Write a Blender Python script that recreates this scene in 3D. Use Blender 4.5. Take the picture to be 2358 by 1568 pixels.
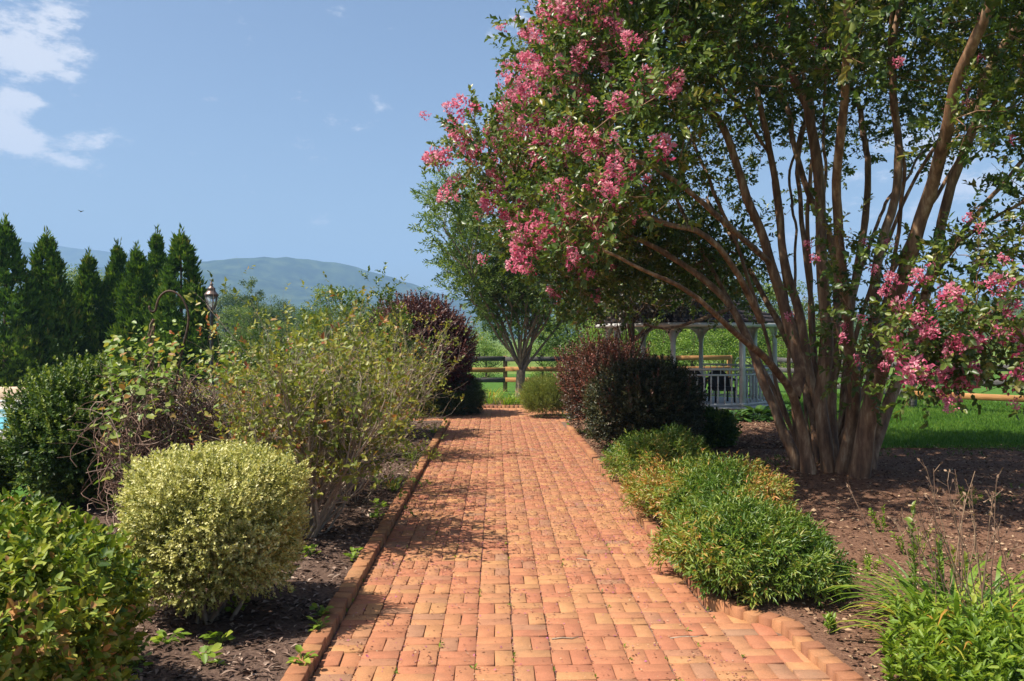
import bpy, math, random
import numpy as np
from mathutils import Vector, Matrix, Euler

R = math.radians
PI = math.pi
scene = bpy.context.scene
for _o in list(bpy.data.objects):
    bpy.data.objects.remove(_o)

# ------------------------------------------------------------------ camera
FPX, SC, CAMH = 834.0, 2358.0 / 1024.0, 1.72
YAW, PITCH = R(1.10), R(-0.21)
cam_data = bpy.data.cameras.new('camera')
cam = bpy.data.objects.new('camera', cam_data)
scene.collection.objects.link(cam)
cam.location = (0, 0, CAMH)
cam.rotation_euler = (R(90) + PITCH, 0, -YAW)
cam_data.sensor_width = 36
cam_data.lens = FPX / 1024 * 36
cam_data.clip_start = 0.05
cam_data.clip_end = 30000
scene.camera = cam
scene.render.resolution_x, scene.render.resolution_y = 1024, 681

# ------------------------------------------------------------------ light
SUN_AZ_X, SUN_AZ_Y, SUN_EL = -math.cos(R(17)), -math.sin(R(17)), R(58)
to_sun = Vector((SUN_AZ_X * math.cos(SUN_EL), SUN_AZ_Y * math.cos(SUN_EL), math.sin(SUN_EL)))
sun_data = bpy.data.lights.new('sun', 'SUN')
sun = bpy.data.objects.new('sun', sun_data)
scene.collection.objects.link(sun)
sun.rotation_euler = to_sun.to_track_quat('Z', 'Y').to_euler()
sun.location = to_sun * 40
sun_data.energy = 4.9
sun_data.angle = R(0.53)
sun_data.color = (1.0, 0.93, 0.82)

vs = scene.view_settings
vs.view_transform = 'Standard'
vs.look = 'None'
vs.gamma = 1.0
vs.exposure = 1.0
vs.use_curve_mapping = False

world = bpy.data.worlds.new('World')
scene.world = world
world.use_nodes = True


def build_world():
    nt = world.node_tree
    N, L = nt.nodes, nt.links
    N.clear()
    out = N.new('ShaderNodeOutputWorld')
    bg = N.new('ShaderNodeBackground')
    bg.inputs['Strength'].default_value = 0.077
    L.new(bg.outputs[0], out.inputs['Surface'])
    sky = N.new('ShaderNodeTexSky')
    sky.sky_type = 'NISHITA'
    sky.sun_disc = False
    sky.sun_elevation = SUN_EL
    sky.sun_rotation = math.atan2(SUN_AZ_X, SUN_AZ_Y) % (2 * PI)
    sky.altitude = 200
    sky.air_density = 1.0
    sky.dust_density = 3.0
    sky.ozone_density = 2.2
    tc = N.new('ShaderNodeTexCoord')

    def vmath(op, a, b=None, val=None):
        n = N.new('ShaderNodeVectorMath'); n.operation = op
        L.new(a, n.inputs[0])
        if b is not None: L.new(b, n.inputs[1])
        if val is not None: n.inputs[1].default_value = val
        return n

    def math_(op, a, b=None, va=None, vb=None):
        n = N.new('ShaderNodeMath'); n.operation = op
        if a is not None: L.new(a, n.inputs[0])
        if va is not None: n.inputs[0].default_value = va
        if b is not None: L.new(b, n.inputs[1])
        if vb is not None: n.inputs[1].default_value = vb
        return n.outputs[0]
    dirn = vmath('NORMALIZE', tc.outputs['Generated']).outputs[0]
    st = vmath('MULTIPLY', dirn, val=(1, 1, 2.3)).outputs[0]
    big = N.new('ShaderNodeTexNoise'); big.inputs['Scale'].default_value = 3.4
    big.inputs['Detail'].default_value = 3; big.inputs['Roughness'].default_value = 0.5
    off = vmath('ADD', st, val=(3.1, 7.7, 1.3)).outputs[0]
    L.new(off, big.inputs['Vector'])
    fine = N.new('ShaderNodeTexNoise'); fine.inputs['Scale'].default_value = 13
    fine.inputs['Detail'].default_value = 7; fine.inputs['Roughness'].default_value = 0.66
    L.new(st, fine.inputs['Vector'])
    cov = math_('MULTIPLY', big.outputs['Fac'], vb=0.40)
    f2 = math_('MULTIPLY', fine.outputs['Fac'], vb=1.3)
    cov = math_('ADD', cov, f2)
    # individual clouds, each a soft ellipsoidal swelling at its own bearing
    blobs = [((15, 75), .036, .20), ((120, 30), .035, .15), ((75, 150), .028, .17), ((75, 232), .022, .16), ((10, 290), .03, .22),
             ((60, 345), .022, .19), ((-60, 330), .045, .2), ((140, 350), .025, .18), ((185, 322), .02, .18), ((-120, 120), .10, .22),
             ((1000, 480), .022, .26), ((1060, 490), .03, .2), ((540, 485), .010, .12),
             ((1990, 90), .09, .26), ((2250, 420), .06, .25), ((2080, 330), .06, .24), ((1900, 500), .05, .22),
             ((2420, 560), .09, .24)]
    th, ph = YAW, PITCH
    fwd = Vector((math.sin(th) * math.cos(ph), math.cos(th) * math.cos(ph), math.sin(ph)))
    right = Vector((math.cos(th), -math.sin(th), 0)); up = right.cross(fwd)
    tot = cov
    for (px, py), sg, amp in blobs:
        d = (fwd + right * ((px - 1179) / SC / FPX) + up * ((784 - py) / SC / FPX)).normalized()
        df = vmath('SUBTRACT', dirn, val=tuple(d)).outputs[0]
        df = vmath('MULTIPLY', df, val=(1, 1, 1.9)).outputs[0]
        ln = vmath('LENGTH', df).outputs['Value']
        g = math_('DIVIDE', ln, vb=sg)
        g = math_('MULTIPLY', g, g)
        g = math_('MULTIPLY', g, vb=-0.8)
        g = math_('EXPONENT', g)
        g = math_('MULTIPLY', g, vb=amp)
        tot = math_('ADD', tot, g)
    ramp = N.new('ShaderNodeMapRange')
    ramp.interpolation_type = 'SMOOTHSTEP'
    ramp.inputs['From Min'].default_value = 0.99
    ramp.inputs['From Max'].default_value = 1.20
    L.new(tot, ramp.inputs['Value'])
    mix = N.new('ShaderNodeMix'); mix.data_type = 'RGBA'
    L.new(ramp.outputs['Result'], mix.inputs['Factor'])
    L.new(sky.outputs[0], mix.inputs['A'])
    mix.inputs['B'].default_value = (5.6, 5.75, 6.3, 1)
    L.new(mix.outputs['Result'], bg.inputs['Color'])


build_world()
cy = scene.cycles
cy.max_bounces = 7
cy.diffuse_bounces = 2
cy.glossy_bounces = 3
cy.transmission_bounces = 4
cy.volume_bounces = 0
cy.transparent_max_bounces = 6
cy.use_denoising = True
cy.sample_clamp_indirect = 6.0

# ------------------------------------------------------------------ helpers


def W(x, y, Y):
    """point seen at (x, y) of a 2358-wide picture whose world Y is given"""
    fwd = Vector((math.sin(YAW) * math.cos(PITCH), math.cos(YAW) * math.cos(PITCH), math.sin(PITCH)))
    right = Vector((math.cos(YAW), -math.sin(YAW), 0)); up = right.cross(fwd)
    d = fwd + right * ((x - 1179) / SC / FPX) + up * ((784 - y) / SC / FPX)
    return np.array(Vector((0, 0, CAMH)) + d * (Y / d.y))


class Acc:
    def __init__(s):
        s.V, s.F, s.T, s.n = [], [], [], 0

    def add(s, V, F, t=0.5):
        V = np.asarray(V, float).reshape(-1, 3)
        for f in (F if isinstance(F, list) else [F]):
            s.F.append(np.asarray(f, np.int64) + s.n)
        s.V.append(V)
        tt = np.asarray(t, float)
        s.T.append(np.full(len(V), float(tt)) if tt.ndim == 0 else tt)
        s.n += len(V)

    def mesh(s, name, mat, smooth=False):
        V = np.concatenate(s.V)
        me = bpy.data.meshes.new(name)
        me.vertices.add(len(V))
        me.vertices.foreach_set('co', V.ravel().astype(np.float32))
        lt = np.concatenate([np.full(len(f), f.shape[1]) for f in s.F])
        li = np.concatenate([f.ravel() for f in s.F])
        me.loops.add(len(li)); me.polygons.add(len(lt))
        me.loops.foreach_set('vertex_index', li.astype(np.int32))
        ls = np.concatenate([[0], np.cumsum(lt)[:-1]])
        me.polygons.foreach_set('loop_start', ls.astype(np.int32))
        if smooth:
            me.polygons.foreach_set('use_smooth', np.ones(len(lt), bool))
        me.update(calc_edges=True)
        a = me.attributes.new('tint', 'FLOAT', 'POINT')
        a.data.foreach_set('value', np.concatenate(s.T).astype(np.float32))
        for m in (mat if isinstance(mat, (list, tuple)) else [mat]):
            me.materials.append(m)
        return me

    def obj(s, name, mat, parent=None, smooth=False, kind=None):
        return link(name, s.mesh(name, mat, smooth), parent, kind)


def link(name, me, parent=None, kind=None):
    o = bpy.data.objects.new(name, me)
    scene.collection.objects.link(o)
    if parent is not None:
        o.parent = parent
        o.location = -parent.location if False else o.location
        o.matrix_parent_inverse = parent_inv(parent)
    if kind: o['kind'] = kind
    return o


def parent_inv(p):
    m = Matrix.LocRotScale(p.location, p.rotation_euler, p.scale)
    return m.inverted()


def tag(o, label, cat, group=None):
    o['label'] = label; o['category'] = cat
    if group: o['group'] = group
    return o


def thing(name, loc, label, cat, group=None):
    o = bpy.data.objects.new(name, None)
    o.empty_display_size = 0.2
    scene.collection.objects.link(o)
    o.location = tuple(float(v) for v in loc)
    return tag(o, label, cat, group)


def copy_thing(o, loc, rotz=0.0, label=None, scale=1.0):
    c = o.copy(); scene.collection.objects.link(c)
    c.location = tuple(float(v) for v in loc); c.rotation_euler = (0, 0, rotz); c.scale = (scale,) * 3
    if label: c['label'] = label
    for ch in o.children:
        d = ch.copy(); scene.collection.objects.link(d); d.parent = c
        for g in ch.children:
            e = g.copy(); scene.collection.objects.link(e); e.parent = d
    return c


def unit(a):
    a = np.asarray(a, float)
    return a / np.maximum(np.linalg.norm(a, axis=-1, keepdims=True), 1e-9)


def frames(D):
    ref = np.where(np.abs(D[..., 2:3]) < 0.9, np.array([0, 0, 1.0]), np.array([1.0, 0, 0]))
    u = unit(np.cross(D, ref)); v = np.cross(D, u)
    return u, v


LEAF2 = (np.array([(0, 0, 0), (.45, .5, .10), (1, 0, -.08), (.45, -.5, .10)], float), np.array([(0, 2, 1), (0, 3, 2)]))
LEAF4 = (np.array([(0, 0, 0), (.25, .46, .09), (.66, .40, .05), (1, 0, -.12), (.66, -.40, .05), (.25, -.46, .09)], float), np.array([(0, 3, 2, 1), (0, 5, 4, 3)]))
BLADE = (np.array([(0, -.5, 0), (0, .5, 0), (.5, -.42, .0), (.5, .42, .0), (.8, -.25, -.06), (.8, .25, -.06), (1, 0, -.16)], float),
         [np.array([(0, 1, 3, 2), (2, 3, 5, 4)]), np.array([(4, 5, 6)])])


def put(acc, P, D, N, L, Wd, tint, tmpl=LEAF2):
    TV, TF = tmpl
    n = len(P)
    if n == 0: return
    D = unit(D); side = unit(np.cross(D, N)); N2 = np.cross(side, D)
    L = np.broadcast_to(np.asarray(L, float), (n,)); Wd = np.broadcast_to(np.asarray(Wd, float), (n,))
    k = len(TV)
    V = (P[:, None] + D[:, None] * (TV[None, :, 0:1] * L[:, None, None]) + side[:, None] * (TV[None, :, 1:2] * Wd[:, None, None])
         + N2[:, None] * (TV[None, :, 2:3] * L[:, None, None]))
    offs = (np.arange(n) * k)[:, None, None]
    Fs = []
    for f in (TF if isinstance(TF, list) else [TF]):
        Fs.append((f[None] + offs).reshape(-1, f.shape[1]))
    acc.add(V.reshape(-1, 3), Fs, np.repeat(np.broadcast_to(tint, (n,)), k))


def sprigs(acc, base, dirs, length, nl, L, wr, ang, rng, tint=None, tmpl=LEAF2, upbias=.35, jit=.25, tj=.15, lvar=.3):
    """short leafy shoots: nl leaves spiralling up each shoot"""
    S = len(base)
    if S == 0: return
    dirs = unit(dirs)
    length = np.broadcast_to(np.asarray(length, float), (S,))
    t = (np.arange(nl) + .6) / nl
    u, v = frames(dirs)
    az = np.arange(nl)[None] * 2.39996 + rng.random((S, 1)) * 6.28 + rng.normal(0, .25, (S, nl))
    a = ang * (1.1 - .6 * t)[None] + rng.normal(0, .15, (S, nl))
    P = base[:, None] + dirs[:, None] * (length[:, None] * t[None])[..., None]
    D = (np.cos(a)[..., None] * dirs[:, None] + np.sin(a)[..., None] * (np.cos(az)[..., None] * u[:, None] + np.sin(az)[..., None] * v[:, None]))
    D = unit(D + rng.normal(0, jit, D.shape))
    N = dirs[:, None] + np.array([0, 0, upbias]) + rng.normal(0, .25, D.shape)
    if tint is None: tint = rng.random(S)
    T = np.clip(tint[:, None] + rng.normal(0, tj, (S, nl)), 0, 1)
    LL = L * (1 + rng.uniform(-lvar, lvar, (S, nl))) * (0.75 + .5 * np.sin(np.clip(t, .1, 1) * 2.6))[None]
    put(acc, P.reshape(-1, 3), D.reshape(-1, 3), N.reshape(-1, 3), LL.ravel(), LL.ravel() * wr, T.ravel(), tmpl)


def pn(P, freq, seed):
    """smooth pseudo-noise about 0, +-1"""
    r = np.random.default_rng(seed)
    s = 0
    for i in range(6):
        k = r.normal(0, 1, 3) * freq * (1 + .35 * i)
        s = s + np.sin(P @ k + r.random() * 6.28) / (1 + .25 * i)
    return s / 2.6


def tube(acc, pts, rad, sides=5, tint=.5, cap=False):
    pts = np.asarray(pts, float); n = len(pts)
    rad = np.broadcast_to(np.asarray(rad, float), (n,))
    T = np.gradient(pts, axis=0); T = unit(T)
    u, v = frames(T)
    # keep the frame from flipping
    for i in range(1, n):
        p = u[i - 1] - T[i] * np.dot(u[i - 1], T[i])
        nn = np.linalg.norm(p)
        if nn > 1e-6:
            u[i] = p / nn; v[i] = np.cross(T[i], u[i])
    a = np.arange(sides) / sides * 2 * PI
    V = pts[:, None] + rad[:, None, None] * (np.cos(a)[None, :, None] * u[:, None] + np.sin(a)[None, :, None] * v[:, None])
    i = np.arange(n - 1)[:, None] * sides; j = np.arange(sides)[None]
    j2 = (j + 1) % sides
    F = [np.stack([i + j, i + j2, i + sides + j2, i + sides + j], -1).reshape(-1, 4)]
    V = V.reshape(-1, 3)
    if cap:
        V = np.concatenate([V, pts[:1], pts[-1:]])
        jj = np.arange(sides); jn = (jj + 1) % sides
        F.append(np.stack([np.full(sides, n * sides), jn, jj], -1))
        F.append(np.stack([np.full(sides, n * sides + 1), (n - 1) * sides + jj, (n - 1) * sides + jn], -1))
    acc.add(V, F, tint)


BOXF = np.array([(0, 3, 2, 1), (4, 5, 6, 7), (0, 1, 5, 4), (1, 2, 6, 5), (2, 3, 7, 6), (3, 0, 4, 7)])


def box(acc, c, size, rot=None, tint=.5):
    s = np.array(size, float) / 2
    V = np.array([(-1, -1, -1), (1, -1, -1), (1, 1, -1), (-1, 1, -1), (-1, -1, 1), (1, -1, 1), (1, 1, 1), (-1, 1, 1)], float) * s
    if rot is not None: V = V @ np.array(rot).T
    acc.add(V + np.array(c, float), BOXF, tint)


def bevel_box(acc, c, size, b=.01, rot=None, tint=.5):
    """box with all its edges chamfered"""
    sx, sy, sz = np.array(size, float) / 2
    V = []
    for z, i in ((-sz, b), (-sz + b, 0), (sz - b, 0), (sz, b)):
        for (x, y) in ((-1, -1), (1, -1), (1, 1), (-1, 1)):
            # chamfered corners
            V.append((x * (sx - i), y * (sy - i), z))
    V = np.array(V)
    F = [(3, 2, 1, 0), (12, 13, 14, 15)]
    for k in range(3):
        for j in range(4):
            a = k * 4 + j; d = k * 4 + (j + 1) % 4
            F.append((a, d, d + 4, a + 4))
    if rot is not None: V = V @ np.array(rot).T
    acc.add(V + np.array(c, float), np.array(F), tint)


def rotz(a):
    return np.array([(math.cos(a), -math.sin(a), 0), (math.sin(a), math.cos(a), 0), (0, 0, 1)])


def lathe(acc, prof, c=(0, 0, 0), sides=8, tint=.5, phase=0.0, close=True):
    prof = np.asarray(prof, float)
    a = np.arange(sides) / sides * 2 * PI + phase
    V = np.stack([prof[:, None, 0] * np.cos(a), prof[:, None, 0] * np.sin(a), np.broadcast_to(prof[:, None, 1], (len(prof), sides))], -1).reshape(-1, 3) + np.array(c, float)
    n = len(prof)
    i = np.arange(n - 1)[:, None] * sides; j = np.arange(sides)[None]; j2 = (j + 1) % sides
    F = [np.stack([i + j, i + j2, i + sides + j2, i + sides + j], -1).reshape(-1, 4)]
    if close:
        F.append(np.arange(sides)[None, ::-1]); F.append(((n - 1) * sides + np.arange(sides))[None])
    acc.add(V, F, tint)


# ------------------------------------------------------------------ materials
def new_mat(name):
    m = bpy.data.materials.new(name); m.use_nodes = True
    nt = m.node_tree; nt.nodes.clear()
    out = nt.nodes.new('ShaderNodeOutputMaterial')
    return m, nt, nt.nodes, nt.links, out


def ramp_node(N, cols):
    r = N.new('ShaderNodeValToRGB')
    e = r.color_ramp.elements
    while len(e) < len(cols): e.new(.5)
    for i, (p, c) in enumerate(cols):
        e[i].position = p; e[i].color = (*c, 1)
    return r


def leaf_mat(name, cols, transl=.28, rough=.5, spec=.35, tcol=1.5, tb=.55):
    m, nt, N, L, out = new_mat(name)
    at = N.new('ShaderNodeAttribute'); at.attribute_name = 'tint'
    r = ramp_node(N, cols)
    L.new(at.outputs['Fac'], r.inputs[0])
    b = N.new('ShaderNodeBsdfPrincipled')
    b.inputs['Roughness'].default_value = rough
    b.inputs['Specular IOR Level'].default_value = spec
    L.new(r.outputs[0], b.inputs['Base Color'])
    t = N.new('ShaderNodeBsdfTranslucent')
    g = N.new('ShaderNodeMix'); g.data_type = 'RGBA'; g.blend_type = 'MULTIPLY'
    g.inputs['Factor'].default_value = 1
    g.inputs['B'].default_value = (tcol, tcol * 1.02, tcol * tb, 1)
    L.new(r.outputs[0], g.inputs['A']); L.new(g.outputs['Result'], t.inputs['Color'])
    mx = N.new('ShaderNodeMixShader'); mx.inputs[0].default_value = transl
    L.new(b.outputs[0], mx.inputs[1]); L.new(t.outputs[0], mx.inputs[2])
    L.new(mx.outputs[0], out.inputs[0])
    return m


def noise_mat(name, cols, scale=(1, 1, 1), nscale=8, detail=5, rough=.8, bump=.0, bscale=None, spec=.3, tintmix=0.0, metal=0.0, obj_random=False, second=None):
    """colours laid out by a noise in object space, with fine relief"""
    m, nt, N, L, out = new_mat(name)
    tc = N.new('ShaderNodeTexCoord')
    mp = N.new('ShaderNodeMapping'); mp.inputs['Scale'].default_value = scale
    L.new(tc.outputs['Object'], mp.inputs['Vector'])
    nz = N.new('ShaderNodeTexNoise'); nz.inputs['Scale'].default_value = nscale; nz.inputs['Detail'].default_value = detail
    nz.inputs['Roughness'].default_value = .62
    L.new(mp.outputs[0], nz.inputs['Vector'])
    r = ramp_node(N, cols)
    fac = nz.outputs['Fac']
    if tintmix > 0:
        at = N.new('ShaderNodeAttribute'); at.attribute_name = 'tint'
        mm = N.new('ShaderNodeMix'); mm.data_type = 'FLOAT'; mm.inputs['Factor'].default_value = tintmix
        L.new(fac, mm.inputs['A']); L.new(at.outputs['Fac'], mm.inputs['B']); fac = mm.outputs['Result']
    L.new(fac, r.inputs[0])
    b = N.new('ShaderNodeBsdfPrincipled')
    b.inputs['Roughness'].default_value = rough
    b.inputs['Specular IOR Level'].default_value = spec
    b.inputs['Metallic'].default_value = metal
    col = r.outputs[0]
    if second:
        n2 = N.new('ShaderNodeTexNoise'); n2.inputs['Scale'].default_value = second[0]; n2.inputs['Detail'].default_value = 6
        L.new(tc.outputs['Object'], n2.inputs['Vector'])
        mr = N.new('ShaderNodeMapRange'); mr.inputs['From Min'].default_value = second[1]; mr.inputs['From Max'].default_value = second[2]
        L.new(n2.outputs['Fac'], mr.inputs['Value'])
        mx = N.new('ShaderNodeMix'); mx.data_type = 'RGBA'
        L.new(mr.outputs['Result'], mx.inputs['Factor']); L.new(col, mx.inputs['A']); mx.inputs['B'].default_value = (*second[3], 1)
        col = mx.outputs['Result']
    L.new(col, b.inputs['Base Color'])
    if bump > 0:
        bn = N.new('ShaderNodeBump'); bn.inputs['Strength'].default_value = bump; bn.inputs['Distance'].default_value = .02
        if bscale:
            nb = N.new('ShaderNodeTexNoise'); nb.inputs['Scale'].default_value = bscale; nb.inputs['Detail'].default_value = 6
            L.new(mp.outputs[0], nb.inputs['Vector']); L.new(nb.outputs['Fac'], bn.inputs['Height'])
        else:
            L.new(nz.outputs['Fac'], bn.inputs['Height'])
        L.new(bn.outputs[0], b.inputs['Normal'])
    L.new(b.outputs[0], out.inputs[0])
    return m


def brick_mat(name, cols):
    m, nt, N, L, out = new_mat(name)
    oi = N.new('ShaderNodeObjectInfo'); ge = N.new('ShaderNodeNewGeometry'); tc = N.new('ShaderNodeTexCoord')
    ad = N.new('ShaderNodeMath'); ad.operation = 'ADD'
    L.new(oi.outputs['Random'], ad.inputs[0]); L.new(ge.outputs['Random Per Island'], ad.inputs[1])
    fr = N.new('ShaderNodeMath'); fr.operation = 'FRACT'; L.new(ad.outputs[0], fr.inputs[0])
    r = ramp_node(N, cols)
    L.new(fr.outputs[0], r.inputs[0])
    # world position grain: continuous over the paving
    nz = N.new('ShaderNodeTexNoise'); nz.inputs['Scale'].default_value = 9; nz.inputs['Detail'].default_value = 7; nz.inputs['Roughness'].default_value = .7
    L.new(ge.outputs['Position'], nz.inputs['Vector'])
    n2 = N.new('ShaderNodeTexNoise'); n2.inputs['Scale'].default_value = 120; n2.inputs['Detail'].default_value = 6; n2.inputs['Roughness'].default_value = .75
    L.new(ge.outputs['Position'], n2.inputs['Vector'])
    m1 = N.new('ShaderNodeMapRange'); m1.inputs['From Min'].default_value = .3; m1.inputs['From Max'].default_value = .75
    m1.inputs['To Min'].default_value = .80; m1.inputs['To Max'].default_value = 1.12
    L.new(nz.outputs['Fac'], m1.inputs['Value'])
    m2 = N.new('ShaderNodeMapRange'); m2.inputs['From Min'].default_value = .3; m2.inputs['From Max'].default_value = .7
    m2.inputs['To Min'].default_value = .74; m2.inputs['To Max'].default_value = 1.16
    L.new(n2.outputs['Fac'], m2.inputs['Value'])
    mu = N.new('ShaderNodeMath'); mu.operation = 'MULTIPLY'
    L.new(m1.outputs['Result'], mu.inputs[0]); L.new(m2.outputs['Result'], mu.inputs[1])
    mx = N.new('ShaderNodeVectorMath'); mx.operation = 'SCALE'
    L.new(r.outputs[0], mx.inputs[0]); L.new(mu.outputs[0], mx.inputs['Scale'])
    # old stains, damp and a little moss in drifting patches
    n3 = N.new('ShaderNodeTexNoise'); n3.inputs['Scale'].default_value = 1.7; n3.inputs['Detail'].default_value = 9; n3.inputs['Roughness'].default_value = .72
    L.new(ge.outputs['Position'], n3.inputs['Vector'])
    m3 = N.new('ShaderNodeMapRange'); m3.inputs['From Min'].default_value = .52; m3.inputs['From Max'].default_value = .74
    m3.inputs['To Min'].default_value = 0; m3.inputs['To Max'].default_value = .5
    L.new(n3.outputs['Fac'], m3.inputs['Value'])
    sm = N.new('ShaderNodeMix'); sm.data_type = 'RGBA'; sm.inputs['B'].default_value = (.17, .115, .07, 1)
    L.new(m3.outputs['Result'], sm.inputs['Factor']); L.new(mx.outputs[0], sm.inputs['A'])
    b = N.new('ShaderNodeBsdfPrincipled'); b.inputs['Roughness'].default_value = .85; b.inputs['Specular IOR Level'].default_value = .2
    L.new(sm.outputs['Result'], b.inputs['Base Color'])
    bn = N.new('ShaderNodeBump'); bn.inputs['Strength'].default_value = .22; bn.inputs['Distance'].default_value = .004
    L.new(n2.outputs['Fac'], bn.inputs['Height']); L.new(bn.outputs[0], b.inputs['Normal'])
    L.new(b.outputs[0], out.inputs[0])
    return m


M = {}
M['brick'] = brick_mat('clay_brick', [(0, (.375, .145, .078)), (.2, (.39, .175, .088)), (.38, (.43, .215, .096)), (.52, (.37, .145, .080)), (.68, (.39, .160, .083)), (.80, (.44, .22, .095)), (.92, (.36, .165, .092)), (.97, (.31, .17, .10)), (1, (.37, .155, .085))])
M['kerb'] = brick_mat('kerb_brick', [(0, (.26, .11, .06)), (.3, (.38, .175, .08)), (.55, (.27, .105, .06)), (.8, (.40, .20, .085)), (1, (.30, .135, .07))])
M['joint'] = noise_mat('joint_sand', [(.3, (.095, .055, .038)), (.7, (.20, .125, .085))], nscale=60, bump=.3)
M['mulch'] = noise_mat('mulch', [(.25, (.045, .029, .023)), (.5, (.10, .064, .048)), (.72, (.18, .12, .09))], nscale=38, detail=8, rough=.95, bump=.9, bscale=55, spec=.1, second=(1.3, .45, .75, (.10, .062, .045)))
M['soil'] = noise_mat('bed_soil', [(.25, (.060, .031, .020)), (.5, (.145, .077, .048)), (.75, (.25, .148, .095))], nscale=45, detail=8, rough=.95, bump=.8, bscale=60, spec=.1, second=(.9, .5, .8, (.13, .07, .047)))
M['chip'] = leaf_mat('wood_chip', [(0, (.04, .025, .02)), (.4, (.13, .082, .062)), (.75, (.24, .165, .125)), (1, (.42, .32, .25))], transl=0, rough=.9, spec=.1)
M['soilchip'] = leaf_mat('bark_crumb', [(0, (.04, .021, .015)), (.45, (.13, .068, .043)), (.8, (.27, .165, .10)), (1, (.48, .35, .22))], transl=0, rough=.9, spec=.1)
M['lawn'] = noise_mat('lawn', [(.3, (.035, .085, .012)), (.6, (.07, .15, .022)), (.8, (.11, .18, .035))], nscale=14, detail=8, rough=.9, bump=.6, bscale=80, spec=.1)
M['field'] = noise_mat('pasture', [(.3, (.07, .12, .022)), (.55, (.12, .17, .035)), (.8, (.19, .20, .06))], nscale=.15, detail=10, rough=.95, bump=.5, bscale=6, spec=.1)
M['grass'] = leaf_mat('grass_blade', [(0, (.05, .12, .014)), (.6, (.12, .24, .026)), (1, (.24, .32, .06))], transl=.35, rough=.5)
M['crape_leaf'] = leaf_mat('crape_leaf', [(0, (.028, .060, .012)), (.5, (.080, .128, .022)), (.85, (.175, .205, .038)), (1, (.25, .21, .06))], transl=.30, rough=.38, spec=.45)
M['crape_bark'] = noise_mat('crape_bark', [(.30, (.070, .036, .020)), (.44, (.155, .080, .042)), (.54, (.25, .14, .075)), (.68, (.45, .31, .19))], scale=(3.6, 3.6, .75), nscale=3.4, detail=9, rough=.6, bump=.25, spec=.3)
M['twig'] = noise_mat('twig', [(.3, (.13, .085, .055)), (.7, (.32, .24, .17))], nscale=12, rough=.8)
M['dark_twig'] = noise_mat('dark_twig', [(.3, (.05, .033, .024)), (.7, (.14, .095, .065))], nscale=12, rough=.85)
M['pale_twig'] = noise_mat('pale_twig', [(.3, (.20, .15, .105)), (.7, (.42, .34, .25))], nscale=14, rough=.8)
M['vine_stem'] = noise_mat('dead_vine', [(.3, (.10, .055, .038)), (.6, (.21, .125, .09)), (.8, (.36, .26, .2))], nscale=5, rough=.85, tintmix=.6)
M['blossom'] = leaf_mat('blossom', [(0, (.54, .05, .145)), (.4, (.72, .18, .285)), (.75, (.80, .32, .41)), (1, (.84, .50, .54))], transl=.42, rough=.6, spec=.15, tcol=1.05, tb=1.0)
M['calyx'] = leaf_mat('seed_bud', [(0, (.14, .12, .03)), (.5, (.28, .20, .06)), (1, (.38, .16, .10))], transl=.1)
M['vari'] = leaf_mat('variegated_leaf', [(0, (.09, .12, .025)), (.25, (.28, .29, .07)), (.6, (.50, .47, .15)), (1, (.66, .62, .31))], transl=.22, rough=.45, spec=.4)
M['hedge'] = leaf_mat('hedge_leaf', [(0, (.035, .075, .010)), (.4, (.13, .19, .018)), (.7, (.25, .29, .036)), (.92, (.30, .28, .06)), (1, (.44, .23, .09))], transl=.22, rough=.5, spec=.22)
M['boxwood'] = leaf_mat('boxwood_leaf', [(0, (.016, .036, .009)), (.5, (.042, .085, .015)), (.8, (.12, .17, .025)), (1, (.22, .26, .04))], transl=.24, rough=.45, spec=.28)
M['rose_leaf'] = leaf_mat('rose_leaf', [(0, (.07, .10, .018)), (.4, (.17, .20, .030)), (.7, (.29, .28, .05)), (.88, (.29, .19, .055)), (1, (.32, .10, .045))], transl=.28, rough=.45)
M['privet_leaf'] = leaf_mat('privet_leaf', [(0, (.035, .07, .013)), (.5, (.08, .13, .022)), (1, (.17, .22, .04))], transl=.28, rough=.4)
M['purple_leaf'] = leaf_mat('purple_leaf', [(0, (.030, .013, .014)), (.5, (.075, .026, .026)), (.85, (.13, .045, .038)), (1, (.20, .08, .05))], transl=.18, rough=.4, tcol=1.3)
M['barberry'] = leaf_mat('barberry_leaf', [(0, (.022, .022, .012)), (.45, (.055, .042, .022)), (.75, (.12, .055, .035)), (1, (.23, .065, .045))], transl=.2, rough=.45, tcol=1.3)
M['dark_leaf'] = leaf_mat('dark_evergreen', [(0, (.016, .022, .010)), (.45, (.045, .052, .020)), (.8, (.10, .095, .038)), (1, (.17, .07, .045))], transl=.15, rough=.4, spec=.3)
M['plum_leaf'] = leaf_mat('plum_leaf', [(0, (.022, .020, .012)), (.5, (.050, .045, .024)), (.85, (.085, .065, .035)), (1, (.12, .06, .05))], transl=.15, rough=.45)
M['yew'] = leaf_mat('yew_needle', [(0, (.014, .035, .009)), (.6, (.034, .075, .014)), (1, (.075, .12, .022))], transl=.15, rough=.45)
M['heather'] = leaf_mat('cypress_spray', [(0, (.07, .10, .018)), (.5, (.15, .19, .028)), (1, (.28, .28, .045))], transl=.2)
M['nandina'] = leaf_mat('nandina_leaf', [(0, (.030, .075, .010)), (.4, (.085, .16, .020)), (.72, (.19, .25, .036)), (.9, (.33, .29, .06)), (1, (.42, .20, .06))], transl=.26, rough=.4, spec=.4)
M['arbor'] = leaf_mat('arborvitae_spray', [(0, (.022, .052, .008)), (.5, (.085, .165, .016)), (.8, (.17, .24, .026)), (1, (.26, .22, .055))], transl=.22, rough=.55, spec=.25)
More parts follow.
